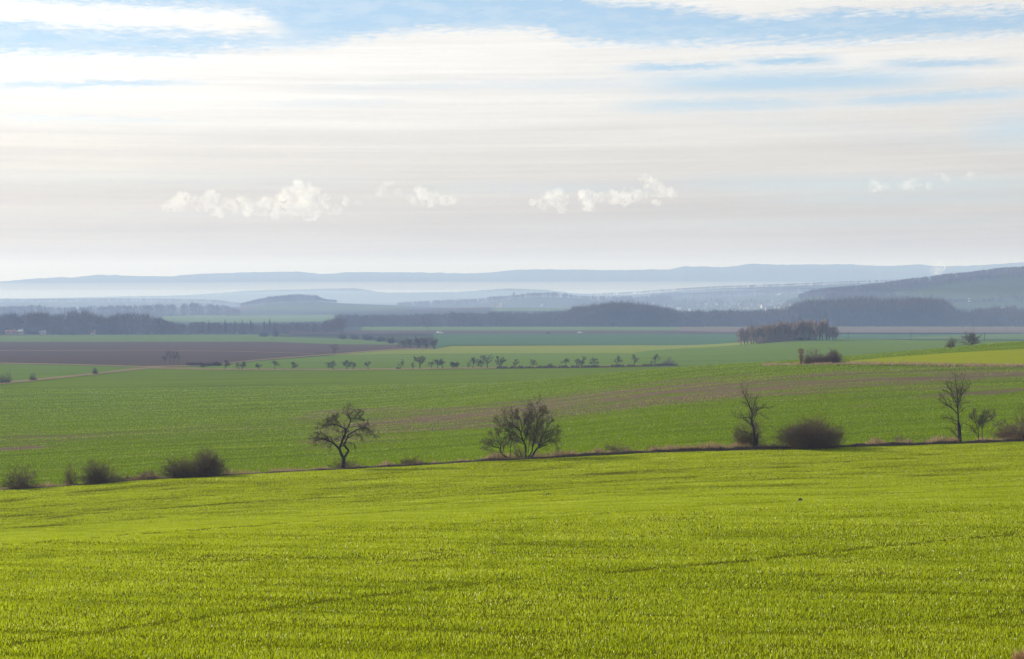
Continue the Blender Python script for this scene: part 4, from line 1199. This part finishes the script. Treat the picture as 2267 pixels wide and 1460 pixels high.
# ------------------------------------------------------------------ woods, merged far off
def wood(label, top, d0, d1, n, seed, m=80, size=1.0, mat=None, conifer=0.0, lo=.72, name='woodland', ylow=None, hmax=30):
    r = np.random.default_rng(seed)
    X = top[0][0] + (top[-1][0] - top[0][0]) * r.random(n); d = d0 + (d1 - d0) * r.random(n)
    u, _ = us(X, np.full(n, 690.0)); zg = terrain(u, d)
    _, s = us(X, interp(top, X))
    h = (s * d - zg) * (lo + (1.04 - lo) * r.random(n) ** .7)
    hmin = 3.5 if ylow is None else ylow
    h = np.clip(h, hmin, hmax * (.7 + .4 * r.random(n)))
    px = d.mean() / F * 2.2                                     # metres per rendered pixel
    pos = np.stack([u * d, d, zg], -1)
    rad = h * (.26 + .12 * r.random(n)); rad = np.maximum(rad, 2.0)
    # crowns of short twig slivers
    v = r.random((n, m)) ** .85
    prof = np.sqrt(np.clip(1 - np.abs(v - .5) ** 2.6 * 5.4, .05, 1)) * np.clip(.62 + v, 0, 1)
    a_ = r.random((n, m)) * 6.283; q = r.random((n, m)) ** .5 * prof * rad[:, None] * 1.05
    P = np.stack([np.cos(a_) * q, np.sin(a_) * q, v * h[:, None] * .97 - .3], -1)
    dirs = P - np.stack([0 * h, 0 * h, h * .25], -1)[:, None, :]
    dirs /= np.linalg.norm(dirs, axis=2, keepdims=True) + 1e-6
    dirs = dirs + r.normal(0, .45, dirs.shape)
    L = (h[:, None, None] * .16) * (.6 + .8 * r.random((n, m, 1)))
    side = np.cross(dirs, r.normal(0, 1, dirs.shape)); side /= np.linalg.norm(side, axis=2, keepdims=True) + 1e-6
    wd = max(.16, px * .26) * size
    P = P + pos[:, None, :]
    V1 = np.stack([P - side * wd, P + side * wd, P + dirs * L], 2).reshape(-1, 3)
    # stems
    w2 = (h * .018 + .06)[:, None]
    ex = np.array([[1., 0, 0]]); ey = np.array([[0, 1., 0]]); topv = pos + np.stack([0 * h, 0 * h, h * .7], -1)
    lowv = pos - np.array([[0, 0, 1.0]])
    V2 = np.stack([lowv - ex * w2, lowv + ex * w2, topv, lowv - ey * w2, lowv + ey * w2, topv], 1).reshape(-1, 3)
    V = np.concatenate([V1, V2]); t = np.arange(len(V)).reshape(-1, 3)
    o = mesh_np(name, V, tris=t, mat=mat or m_wood)
    return tag(o, label, 'wood', None, 'stuff')


wood('hazy bare wood on the left behind the pale green strip', [(-420, 700), (0, 698), (60, 694), (112, 694), (130, 701), (150, 692), (190, 690), (215, 698), (236, 705), (262, 697), (300, 696), (340, 700), (368, 707), (385, 717)], 1135, 1230, 520, 1, m=90)
wood('low bare belt between the left wood and the middle wood', [(360, 712), (400, 718), (440, 714), (480, 716), (560, 718), (640, 716), (700, 713), (765, 704)], 1150, 1260, 330, 2, m=80, lo=.6)
wood('long dark bare wood across the middle', [(745, 697), (800, 698), (900, 698), (1000, 694), (1100, 693), (1200, 693), (1265, 690)], 1400, 1500, 520, 3)
wood('tall dark clump of wood in the middle', [(1255, 688), (1280, 681), (1320, 678), (1350, 672), (1390, 672), (1420, 677), (1460, 681), (1500, 691)], 1400, 1520, 380, 4, m=100)
wood('lower bare belt below the village', [(1480, 691), (1550, 690), (1650, 689), (1760, 686)], 1420, 1530, 330, 5)
wood('tall dark wood on the right below the big hill', [(1735, 692), (1760, 676), (1790, 668), (1850, 666), (1915, 660), (1950, 666), (1985, 664), (2050, 662), (2090, 668), (2108, 682)], 1450, 1560, 620, 6, m=100)
wood('lower dark wood at the right edge', [(2080, 688), (2150, 688), (2200, 683), (2240, 680), (2267, 684), (2400, 680), (2700, 680)], 1430, 1530, 420, 7)
wood('pale hazy wood belt behind the left wood', [(-420, 682), (0, 679), (80, 677), (130, 681), (200, 679), (280, 677), (350, 675), (430, 672), (500, 677), (530, 686)], 2050, 2250, 560, 8, m=60)
wood('trees crowning the knoll left of the middle', [(533, 672), (560, 665), (600, 657), (660, 652), (700, 655), (716, 661), (745, 669)], 2600, 2700, 300, 9, m=70, mat=m_wood)
wood('trees on the church hill', [(880, 670), (1000, 664), (1060, 662), (1090, 657), (1125, 655), (1150, 653), (1170, 649), (1230, 648), (1260, 651), (1280, 657), (1310, 655), (1350, 657), (1400, 656), (1490, 656)], 2930, 3060, 520, 10, m=50)
wood('trees among the village houses', [(1270, 668), (1400, 664), (1500, 664), (1620, 663), (1760, 662), (1800, 666)], 2700, 3350, 260, 11, m=50, lo=.5)
wood('tree line behind the village', [(1440, 652), (1500, 646), (1560, 645), (1620, 642), (1700, 640), (1780, 638), (1880, 634), (1960, 630)], 3380, 3560, 900, 12, m=30, hmax=10)
wood('dark wood along the crest of the big right hill', [(1770, 651), (1800, 641), (1870, 634), (1950, 626), (2000, 618), (2100, 606), (2150, 602), (2200, 594), (2267, 590), (2400, 582), (2700, 574)], 2260, 2535, 2300, 13, m=36, hmax=9)
wood('dark wood hanging on the lower flank of the right hill', [(1830, 650), (1900, 652), (1980, 656), (2020, 660)], 2050, 2300, 240, 14, m=55, lo=.5)
wood('hedges at the foot of the big right hill', [(2090, 668), (2150, 664), (2240, 655), (2300, 652), (2700, 650)], 1980, 2050, 160, 15, m=60, lo=.6)
wood('far flat wood on the left horizon', [(-420, 663), (0, 662), (200, 661), (340, 661), (480, 664), (540, 672)], 3380, 3560, 1300, 16, m=26, hmax=10)
wood('thin far trees on the middle ridge', [(1250, 653), (1400, 646), (1500, 639), (1600, 633), (1700, 630), (1800, 626), (1950, 620), (2050, 617)], 4200, 4330, 900, 17, m=24, hmax=9)

# conifers in front of the belt
cp = None
GCN = 'dark conifers in the belt left of the middle'
CLAB = ['leftmost dark conifer of the belt', 'short dark conifer near the left of the belt', 'conifer in the first close cluster of the belt', 'pointed conifer between the two clusters of the belt', 'broad conifer right of the pointed one in the belt', 'low conifer in the middle of the belt', 'slim conifer left of the tallest in the belt', 'tallest dark conifer of the belt', 'short conifer at the right end of the belt', 'lone far left conifer inside the left wood']
for k, (X, Yt) in enumerate([(448, 710), (462, 708), (498, 705), (520, 708), (536, 706), (555, 706), (585, 708), (597, 704), (607, 710), (38, 702)]):
    d = 1140 + 6 * k; o = on_ground(X, d); _, s = us(X, Yt); h = float(s) * d - o[2]
    e = tag(empty('conifer', o), CLAB[k], 'conifer', GCN)
    V, Q = tubes([([(0, 0, -.2), (0, 0, h * .5), (0, 0, h * .95)], [.22, .15, .03])], 5); mesh_np('trunk', V, quads=Q, mat=m_farbark, parent=e)
    n = 420; t = rng.random(n) ** .8; a_ = rng.random(n) * 6.283; r0 = (1 - t) * h * .20 * (.75 + .25 * np.sin(t * 60)) + .12
    p = np.stack([np.cos(a_) * r0 * .3, np.sin(a_) * r0 * .3, h * (.12 + .86 * t)], -1); q = np.stack([np.cos(a_) * r0, np.sin(a_) * r0, h * (.09 + .86 * t)], -1)
    sd_ = np.stack([-np.sin(a_), np.cos(a_), 0 * a_], -1) * (r0 * .32)[:, None]
    mesh_np('crown', np.stack([p, q - sd_, q + sd_], 1).reshape(-1, 3), tris=np.arange(3 * n).reshape(-1, 3), mat=m_ever, parent=e)
# ------------------------------------------------------------------ buildings
def paint(name, col, rough=.7): return solid(name, col, .08, .6, rough)


m_white = paint('white_render', (.42, .41, .39)); m_cream = paint('cream_render', (.29, .25, .20)); m_tan = paint('tan_render', (.24, .19, .145))
m_roof = paint('red_roof', (.20, .085, .055)); m_groof = paint('grey_roof', (.16, .155, .15)); m_lroof = paint('pale_roof', (.28, .29, .30))
m_glass = solid('dark_glass', (.03, .035, .04), .1, 1, .2)
m_stone = paint('old_stone', (.20, .18, .155)); m_steel = paint('mast_steel', (.30, .30, .31), .5)
m_rubber = solid('tyre_rubber', (.02, .02, .02), .1, 1, .9)
m_van = solid('white_van_paint', (.80, .80, .80), .02, 1, .35); m_darkcar = solid('dark_car_paint', (.05, .055, .065), .02, 1, .35)


def boxes(lst):
    V, Q = [], []
    for (x0, x1, y0, y1, z0, z1) in lst:
        b = len(V)
        V += [(x0, y0, z0), (x1, y0, z0), (x1, y1, z0), (x0, y1, z0), (x0, y0, z1), (x1, y0, z1), (x1, y1, z1), (x0, y1, z1)]
        Q += [(b, b + 3, b + 2, b + 1), (b + 4, b + 5, b + 6, b + 7), (b, b + 1, b + 5, b + 4), (b + 1, b + 2, b + 6, b + 5), (b + 2, b + 3, b + 7, b + 6), (b + 3, b, b + 4, b + 7)]
    return V, Q


def add_boxes(name, lst, mat, parent):
    V, Q = boxes(lst); return mesh_np(name, V, faces=Q, mat=mat, parent=parent)


def house(label, loc, w, dp, h, rh, wall, roof, rz=0.0, chimney=True, group=None, name='house', cat='house', floors=2):
    e = tag(empty(name, loc), label, cat, group); e.rotation_euler = (0, 0, rz)
    x, y = w / 2, dp / 2
    V = [(-x, -y, -1.5), (x, -y, -1.5), (x, y, -1.5), (-x, y, -1.5), (-x, -y, h), (x, -y, h), (x, y, h), (-x, y, h), (-x, 0, h + rh), (x, 0, h + rh)]
    mesh_np('wall', V, faces=[(0, 1, 5, 4), (2, 3, 7, 6), (1, 2, 6, 9, 5), (3, 0, 4, 8, 7)], mat=wall, parent=e)
    o = .45; t = .28; s = rh / y
    V = []
    for sx in (-x - o, x + o):
        V += [(sx, -y - o, h - s * o + .04), (sx, 0, h + rh + .04), (sx, y + o, h - s * o + .04), (sx, y + o, h - s * o + t), (sx, 0, h + rh + t), (sx, -y - o, h - s * o + t)]
    rf = mesh_np('roof', V, faces=[(0, 1, 7, 6), (1, 2, 8, 7), (2, 3, 9, 8), (3, 4, 10, 9), (4, 5, 11, 10), (5, 0, 6, 11), (0, 5, 4, 1), (1, 4, 3, 2), (6, 7, 10, 11), (7, 8, 9, 10)], mat=roof, parent=e)
    if chimney: add_boxes('chimney', [(w * .2, w * .2 + .7, -.35, .35, h + rh - .4, h + rh + 1.1)], m_stone, rf)
    n = max(2, int(w / 3.2))
    for f in range(floors):
        for k in range(n):
            cx_ = -x + (k + .5) * w / n; z0 = .9 + f * (h / floors)
            add_boxes('window', [(cx_ - .55, cx_ + .55, -y - .05, -y + .05, z0, z0 + 1.25)], m_glass, e)
    return e


GV = 'pale houses in the hazy village'
VIL = [  # x, base y, width px, height px, wall, roof, label
    (1563, 681, 5, 10, m_white, m_lroof, 'tall narrow white house front standing out in the hazy village'),
    (1588, 674, 6, 5, m_white, m_groof, 'pale house up the slope right of the tall white house'), (1596, 684, 4, 4, m_cream, m_roof, 'small cream house below the slope houses'),
    (1608, 675, 5, 4, m_white, m_groof, 'second pale house up the slope of the village'), (1624, 674, 6, 4, m_cream, m_groof, 'third house up the slope beside the bright white gable'),
    (1635, 676, 5, 5, m_white, m_lroof, 'bright white gable in the middle of the village'), (1647, 684, 4, 5, m_white, m_roof, 'white house low behind the bare belt, below the bright gable'),
    (1640, 681, 4, 3, m_cream, m_roof, None), (1664, 676, 5, 4, m_cream, m_groof, None), (1680, 677, 5, 4, m_cream, m_roof, None), (1687, 681, 4, 7, m_white, m_groof, 'narrow white house near the right part of the village'),
    (1700, 673, 6, 5, m_cream, m_groof, None), (1708, 675, 7, 9, m_cream, m_lroof, 'large cream house among the trees at the right of the village'), (1717, 681, 6, 4, m_white, m_groof, 'pale house below the large cream house'),
    (1731, 674, 6, 5, m_cream, m_lroof, 'pale roofed house right of the large cream house'), (1738, 676, 6, 5, m_cream, m_groof, None), (1752, 676, 6, 4, m_tan, m_groof, None), (1762, 678, 5, 4, m_cream, m_roof, None),
    (1487, 680, 8, 4, m_white, m_lroof, 'long pale roofed hall at the left of the village'), (1503, 684, 8, 3, m_white, m_lroof, 'second long pale hall right of the first'), (1527, 687, 4, 3, m_white, m_lroof, 'small bright white house by the tree belt left of the tall one'),
    (1430, 670, 5, 3, m_cream, m_groof, None), (1447, 673, 5, 4, m_white, m_roof, None), (1462, 674, 6, 4, m_cream, m_groof, None), (1473, 678, 6, 3, m_white, m_groof, None), (1545, 676, 5, 3, m_tan, m_roof, None), (1575, 679, 4, 3, m_tan, m_groof, None),
    (1615, 680, 4, 3, m_tan, m_roof, None), (1656, 683, 5, 3, m_cream, m_groof, None), (1672, 684, 5, 3, m_tan, m_roof, None), (1697, 684, 5, 3, m_cream, m_roof, None), (1726, 683, 4, 3, m_tan, m_groof, None),
    (1724, 652, 6, 3, m_white, m_lroof, 'lone pale farm on the slope above the village'),
    (1200, 677, 5, 4, m_cream, m_groof, 'lone cream house below the church hill'), (1090, 677, 5, 4, m_tan, m_roof, 'small tan house left of the pinkish block'),
    (252, 683, 7, 4, m_white, m_lroof, 'bright white house at the top of the left hazy wood belt'), (171, 682, 6, 3, m_cream, m_roof, 'dim cream house in the left hazy wood belt'),
    (2146, 666, 4, 4, m_white, m_lroof, 'tiny white house at the foot of the big right hill'), (2068, 674, 3, 3, m_white, m_lroof, 'tiny white hut by the right wood'), (2217, 686, 6, 3, m_white, m_lroof, 'long low white shed in the green field at the right'),
]
rs = random.Random(3)
for (X, Y, w, h, wl, rf, lab) in VIL:
    g = d_of([X], [Y])[0]
    d = float(g) if 1500 < g < 4200 else 2800.0
    d = min(max(d, 1800), 3300); loc = on_ground(X, d)
    _, s = us(X, Y); loc[2] = max(loc[2], float(s) * d - 1.0)
    px = d / F; W_ = max(w * px, 3.2); H_ = max(h * px, 3.0)
    rh = min(H_ * .4, W_ * .45)
    house(lab or 'small dim house scattered among the trees of the hazy village', loc, W_, max(5.5, min(W_ * .9, 9)), H_ - rh, rh, wl, rf, rs.uniform(-.25, .25), group=GV, floors=1 if H_ < 6 else 2, chimney=W_ > 4.5)
# pinkish block under the church hill
loc = on_ground(1105, 2750); _, s = us(1105, 680); loc[2] = max(loc[2], float(s) * 2750 - 1)
e = tag(empty('apartment_block', loc), 'pinkish block building with a higher right end below the church hill', 'building')
add_boxes('wall', [(-5.0, 2.2, -4, 4, -2, 5.6), (2.2, 5.2, -4.2, 4.2, -2, 8.6)], paint('pink_render', (.50, .36, .32)), e)
add_boxes('roof', [(-5.2, 2.15, -4.1, 4.1, 5.604, 6.0), (2.15, 5.3, -4.3, 4.3, 8.604, 9.0)], m_groof, e)
for k in range(5): add_boxes('window', [(-4.4 + 1.3 * k, -3.6 + 1.3 * k, -4.06, -3.9, 2.4, 3.8)], m_glass, e)
# church
lc = on_ground(1138, 2990); _, s0 = us(1138, 663); _, s1 = us(1138, 646.5); lc[2] = max(float(s0) * 2990, lc[2] - 1); hT = float(s1) * 2990 - lc[2]
e = tag(empty('church', lc), 'square church tower with a sloping nave roof on the wooded hill', 'church')
tw = add_boxes('tower', [(-1.7, 1.7, -1.7, 1.7, -3, hT - 1.6)], m_stone, e)
add_boxes('parapet', [(-1.95, 1.95, -1.95, 1.95, hT - 1.596, hT)], m_stone, tw)
for sx in (-.7, .7): add_boxes('belfry_opening', [(sx - .35, sx + .35, -1.78, -1.6, hT - 5, hT - 2.6)], m_glass, tw)
house_v = [(-9, -3, -3), (-1.7, -3, -3), (-1.7, 3, -3), (-9, 3, -3), (-9, -3, hT * .38), (-1.7, -3, hT * .38), (-1.7, 3, hT * .38), (-9, 3, hT * .38), (-8, 0, hT * .48), (-1.7, 0, hT * .75)]
mesh_np('nave', house_v, faces=[(0, 1, 5, 4), (2, 3, 7, 6), (3, 0, 4, 8, 7), (1, 2, 6, 9, 5)], mat=m_stone, parent=e)
mesh_np('nave_roof', [(a, b * 1.05, c + .05) for a, b, c in house_v[4:]], faces=[(0, 1, 5, 4), (4, 5, 2, 3), (0, 4, 3)], mat=m_groof, parent=e)
lm = on_ground(1162, 3010); _, s1 = us(1162, 640); hM = float(s1) * 3010 - lm[2]
e = tag(empty('radio_mast', lm), 'thin radio mast with a drum top right of the church tower', 'mast')
V, Q = tubes([([(0, 0, -1), (0, 0, hM * .6), (0, 0, hM)], [.35, .28, .2])], 6); mesh_np('pole', V, quads=Q, mat=m_steel, parent=e)
V, Q = tubes([([(0, 0, hM - 2.2), (0, 0, hM - .3)], [.75, .75])], 8); mesh_np('antenna_drum', V, quads=Q, mat=m_steel, parent=e)

# farm buildings at the foot of the left wood
GF = 'farm buildings below the left wood'
for (X, w, h, wl, rf, lab) in [(25, 22, 8, m_tan, m_roof, 'long tan farm building below the left wood'), (46, 9, 9, m_cream, m_lroof, 'small pale house beside the long tan farm building'), (95, 10, 6, m_cream, m_lroof, 'pale shed half hidden below the left wood'), (206, 7, 6, m_cream, m_roof, 'cream cottage near the right end of the left wood')]:
    d = 1128; loc = on_ground(X, d); px = d / F
    house(lab, loc, w * px, 6, h * px * .58, h * px * .42, wl, rf, rs.uniform(-.15, .15), group=GF, floors=1)


# ------------------------------------------------------------------ vehicles on the far road
def vehicle(name, label, X, Y, paint_, L=4.6, hgt=1.9, van=True):
    d = float(d_of([X], [Y])[0]); loc = on_ground(X, d); loc[2] += .25
    e = tag(empty(name, loc), label, 'van' if van else 'car')
    l = L / 2; w = .9
    prof = [(-l, .45), (-l, hgt * .95), (-l + .2, hgt), (l * .35, hgt), (l * .62, hgt * .62), (l * .97, hgt * .5), (l, .45)] if van else \
           [(-l, .45), (-l, hgt * .62), (-l * .7, hgt * .66), (-l * .45, hgt), (l * .2, hgt), (l * .5, hgt * .64), (l * .96, hgt * .55), (l, .45)]
    n = len(prof)
    V = [(x, -w, z) for x, z in prof] + [(x, w, z) for x, z in prof]
    mesh_np('body', V, faces=[tuple(range(n)), tuple(range(2 * n - 1, n - 1, -1))] + [(k, k + n, (k + 1) % n + n, (k + 1) % n) for k in range(n)], mat=paint_, parent=e)
    add_boxes('side_window', [(-l * .1, l * .4, -w - .012, -w + .05, hgt * .60, hgt * .88)], m_glass, e)
    for sx in (-l * .62, l * .62):
        for sy in (-w, w):
            a = [(sx, sy - .1, .32), (sx, sy + .1, .32)]
            V, Q = tubes([(a, [.33, .33])], 12)
            V = np.concatenate([V, [[sx, sy - .1, .32], [sx, sy + .1, .32]]])
            mesh_np('wheel', V, faces=[tuple(q) for q in Q.tolist()] + [((k + 1) % 12, k, 24) for k in range(12)] + [(12 + k, 12 + (k + 1) % 12, 25) for k in range(12)], mat=m_rubber, parent=e)
    return e


vehicle('white_van', 'white van on the far road left of the middle, largest white speck', 973, 740.5, m_van, 4.9, 2.1)
vehicle('white_car', 'small white car on the far road right of the middle', 1285, 740, m_van, 4.0, 1.5, van=False)
vehicle('dark_car', 'dark car on the far road between the white van and white car', 1213, 740.2, m_darkcar, 4.1, 1.5, van=False)


# ------------------------------------------------------------------ poles
GP = 'wooden power poles on the plain'
for X, Yb, hp, lab in [(1878, 752, 16, 'power pole just right of the copse'), (2017, 754, 18, 'power pole between the copse and the domed tree'), (2180, 757, 19, 'power pole right of the domed tree'),
                       (2228, 735, 17, 'power pole in front of the right wood near the edge'), (2156, 735, 15, 'faint power pole in front of the right wood above the domed tree'), (946, 732, 9, 'low pole with crossarm at the foot of the middle wood')]:
    d = float(d_of([X], [Yb])[0]); d = min(d, 1400); loc = on_ground(X, d); h = hp * d / F
    e = tag(empty('power_pole', loc), lab, 'pole', GP)
    V, Q = tubes([([(0, 0, -.5), (0, 0, h * .5), (0, 0, h)], [.16, .14, .11])], 6); mesh_np('post', V, quads=Q, mat=m_farbark, parent=e)
    add_boxes('crossarm', [(-.9, .9, -.08, .08, h - .55, h - .38)], m_farbark, e)
    for sx in (-.75, 0.75): V, Q = tubes([([(sx, 0, h - .375), (sx, 0, h - .14)], [.07, .05])], 6); mesh_np('insulator', V, quads=Q, mat=m_steel, parent=e)

# ------------------------------------------------------------------ earth clods in the wheat


def clod(label, X, Y, w, h, seed):
    p = ground_pt(X, Y); px = p[1] / F
    bm = bmesh.new(); bmesh.ops.create_icosphere(bm, subdivisions=3, radius=1.0)
    for v in bm.verts:
        c = v.co.copy(); k = 1 + .5 * (float(fbm(c.x * 1.7 + seed, c.y * 1.7 + c.z * 1.3 + seed, 3)) - .5)
        v.co = Vector((c.x * w * px / 2 * k, c.y * w * px / 2 * k, max(c.z, -.2) * h * px * k))
    me = bpy.data.meshes.new('molehill'); bm.to_mesh(me); bm.free(); me.materials.append(m_dark)
    o = bpy.data.objects.new('molehill', me); COL.objects.link(o); o.location = tuple(p)
    return tag(o, label, 'molehill')


clod('dark molehill alone in the wheat at the right', 1772, 1110, 11, 7, 1)
clod('flat dark earth clod in the wheat below the broad tree', 1214, 1096, 12, 3, 2)

# ------------------------------------------------------------------ cumulus clouds (lit vapour)


def vapour(name, density, col=(1, 1, 1), aniso=0.0, ragged=None):
    m, out = new_mat(name)
    v = node('ShaderNodeVolumePrincipled')
    E.put(v.inputs['Color'], col); v.inputs['Density'].default_value = density; v.inputs['Anisotropy'].default_value = aniso
    E.put(v.inputs['Absorption Color'], (1, 1, 1))
    v.inputs['Blackbody Intensity'].default_value = 0
    if ragged:
        f = noise(position(), 1.0 / ragged, 6, 0.62)
        E.put(v.inputs['Density'], sstep(f, 0.40, 0.60, 0.0, density))
    E.nt.links.new(v.outputs[0], out.inputs['Volume'])
    return m


m_cloud = vapour('cloud_vapour', .011, ragged=70.0)
m_cloud2 = vapour('thin_cloud_vapour', .006, ragged=50.0)


def cloud(label, puffs, seed, d=8800.0, mat=None, voxel=None, name='cloud', cat='cloud', group='small cumulus clouds low in the sky'):
    """puffs: picture circles (x, y, radius) -> one lumpy body with depth"""
    rs = random.Random(seed)
    c0 = np.mean([(p[0], p[1]) for p in puffs], 0); u, s = us(c0[0], c0[1]); o = Vector((float(u) * d, d, float(s) * d))
    bm = bmesh.new()
    for (X, Y, r) in puffs:
        subs = [(X, Y, r, 0)]
        for k in range(11):
            a = rs.random() * 6.283; q = rs.uniform(.55, 1.25)
            subs.append((X + math.cos(a) * r * q, Y + math.sin(a) * r * q * .75, r * rs.uniform(.25, .6), rs.uniform(-.7, .7) * r))
        for (x_, y_, r_, dy) in subs:
            u, s = us(x_, y_); dd = d + dy * d / F
            c = Vector((float(u) * dd, dd, float(s) * dd)) - o
            g = bmesh.ops.create_icosphere(bm, subdivisions=2, radius=r_ * d / F)
            for v in g['verts']: v.co = v.co + c
    me = bpy.data.meshes.new(name); bm.to_mesh(me); bm.free(); me.materials.append(mat or m_cloud)
    ob = bpy.data.objects.new(name, me); COL.objects.link(ob); ob.location = o
    rm = ob.modifiers.new('merge', 'REMESH'); rm.mode = 'VOXEL'; rm.voxel_size = voxel or 4.5
    for sc_, st in ((60, 44), (24, 26), (10, 9)):
        tx = bpy.data.textures.new('puff', 'CLOUDS'); tx.noise_scale = sc_; tx.noise_depth = 2
        dm = ob.modifiers.new('puff', 'DISPLACE'); dm.texture = tx; dm.strength = st; dm.mid_level = .42; dm.texture_coords = 'LOCAL'
    return tag(ob, label, cat, group)


cloud('largest cumulus with a high domed head left of the middle', [(640, 436, 22), (662, 424, 20), (682, 442, 22), (655, 458, 20), (690, 466, 16), (714, 456, 13), (740, 466, 9), (620, 462, 16), (590, 452, 14), (575, 466, 14), (548, 462, 14), (520, 462, 12), (540, 446, 10), (500, 448, 11),
                                                                   (468, 436, 15), (456, 452, 13), (482, 468, 11), (430, 446, 9), (404, 440, 13), (392, 456, 14), (366, 458, 9), (612, 474, 8), (720, 440, 10), (765, 444, 9), (790, 452, 7), (486, 478, 5)], 1)
cloud('small puff highest between the two left cumulus clouds', [(858, 416, 12), (842, 422, 8), (878, 424, 7)], 2, mat=m_cloud2)
cloud('flat ragged cumulus right of the small puff', [(934, 434, 15), (955, 442, 13), (918, 440, 11), (980, 444, 10), (1002, 444, 8)], 3)
cloud('rounded cumulus in the middle with a grey foot', [(1224, 438, 17), (1236, 446, 14), (1206, 444, 13), (1180, 448, 7), (1240, 462, 7)], 4)
cloud('long ragged cumulus with a tall turret right of the middle', [(1302, 440, 17), (1304, 456, 12), (1336, 438, 11), (1362, 436, 13), (1390, 430, 14), (1412, 434, 13), (1432, 396, 10), (1446, 412, 14), (1462, 424, 15), (1484, 426, 12), (1498, 428, 6), (1456, 450, 7), (1384, 450, 7)], 5)
cloud('faint small cloud first of the two at the right', [(1946, 410, 12), (1934, 408, 8), (1962, 413, 6)], 6, mat=m_cloud2)
cloud('faint small winged cloud second of the two at the right', [(2010, 408, 12), (2028, 406, 9), (1994, 404, 6), (2058, 412, 5)], 7, mat=m_cloud2)
cloud('faintest torn wisp highest at the right', [(2082, 388, 7), (2092, 394, 5), (2142, 392, 6), (2150, 388, 5)], 8, mat=m_cloud2)

# white smoke far off on the right
m_smoke = vapour('smoke_vapour', .009, ragged=14.0)
cloud('white smoke plume rising before the far ridge at the right', [(2074, 599, 4), (2079, 594, 6), (2083, 589, 6), (2090, 589, 5), (2098, 592, 5), (2090, 597, 6)], 9, d=5600.0, mat=m_smoke, voxel=3.0, name='smoke_plume', cat='smoke', group=None)

# ------------------------------------------------------------------ valley mist and haze
m_mist = vapour('mist_vapour', .0005)


def mist(label, xc, yc, zc, rx, ry, rz, mat):
    bm = bmesh.new(); bmesh.ops.create_uvsphere(bm, u_segments=64, v_segments=32, radius=1.0)
    for v in bm.verts:
        c = v.co
        k = 1 + .10 * (float(fbm(c.x * 9 + 3, c.y * 2 + 1, 3)) - .5)
        v.co = Vector((c.x * rx, c.y * ry, c.z * rz * k))
    me = bpy.data.meshes.new('valley_mist'); bm.to_mesh(me); bm.free(); me.materials.append(mat)
    me.polygons.foreach_set('use_smooth', np.ones(len(me.polygons), bool))
    o = bpy.data.objects.new('valley_mist', me); COL.objects.link(o); o.location = (xc, yc, zc)
    return tag(o, label, 'mist', None, 'stuff')


mist('white mist lying in the valley below the far blue ridge', 0, 5900, -45, 5200, 420, 78, m_mist)
m_mist2 = vapour('plain_mist_vapour', .00014, (.40, .56, 1.0), .1)
mist('thin blue mist over the plain between the orchard row and the right hill', 0, 3000, -44, 6500, 2560, 44, m_mist2)

m_haze = vapour('haze_air', .00022, (.40, .56, 1.0), .10)
zmin = float(Vg[:, 2].min()) - 1.0
V, Q = boxes([(-9900, 9900, -9900, 8300, zmin - 1, max(150.0, float(TAB.max()) + 6))])
hz = mesh_np('haze', V, faces=Q, mat=m_haze)
tag(hz, 'pale blue haze filling the air over the valley', 'haze', None, 'stuff')

print('objects', len(SC.objects), 'haze bottom', zmin, 'far top', float(TAB.max()))
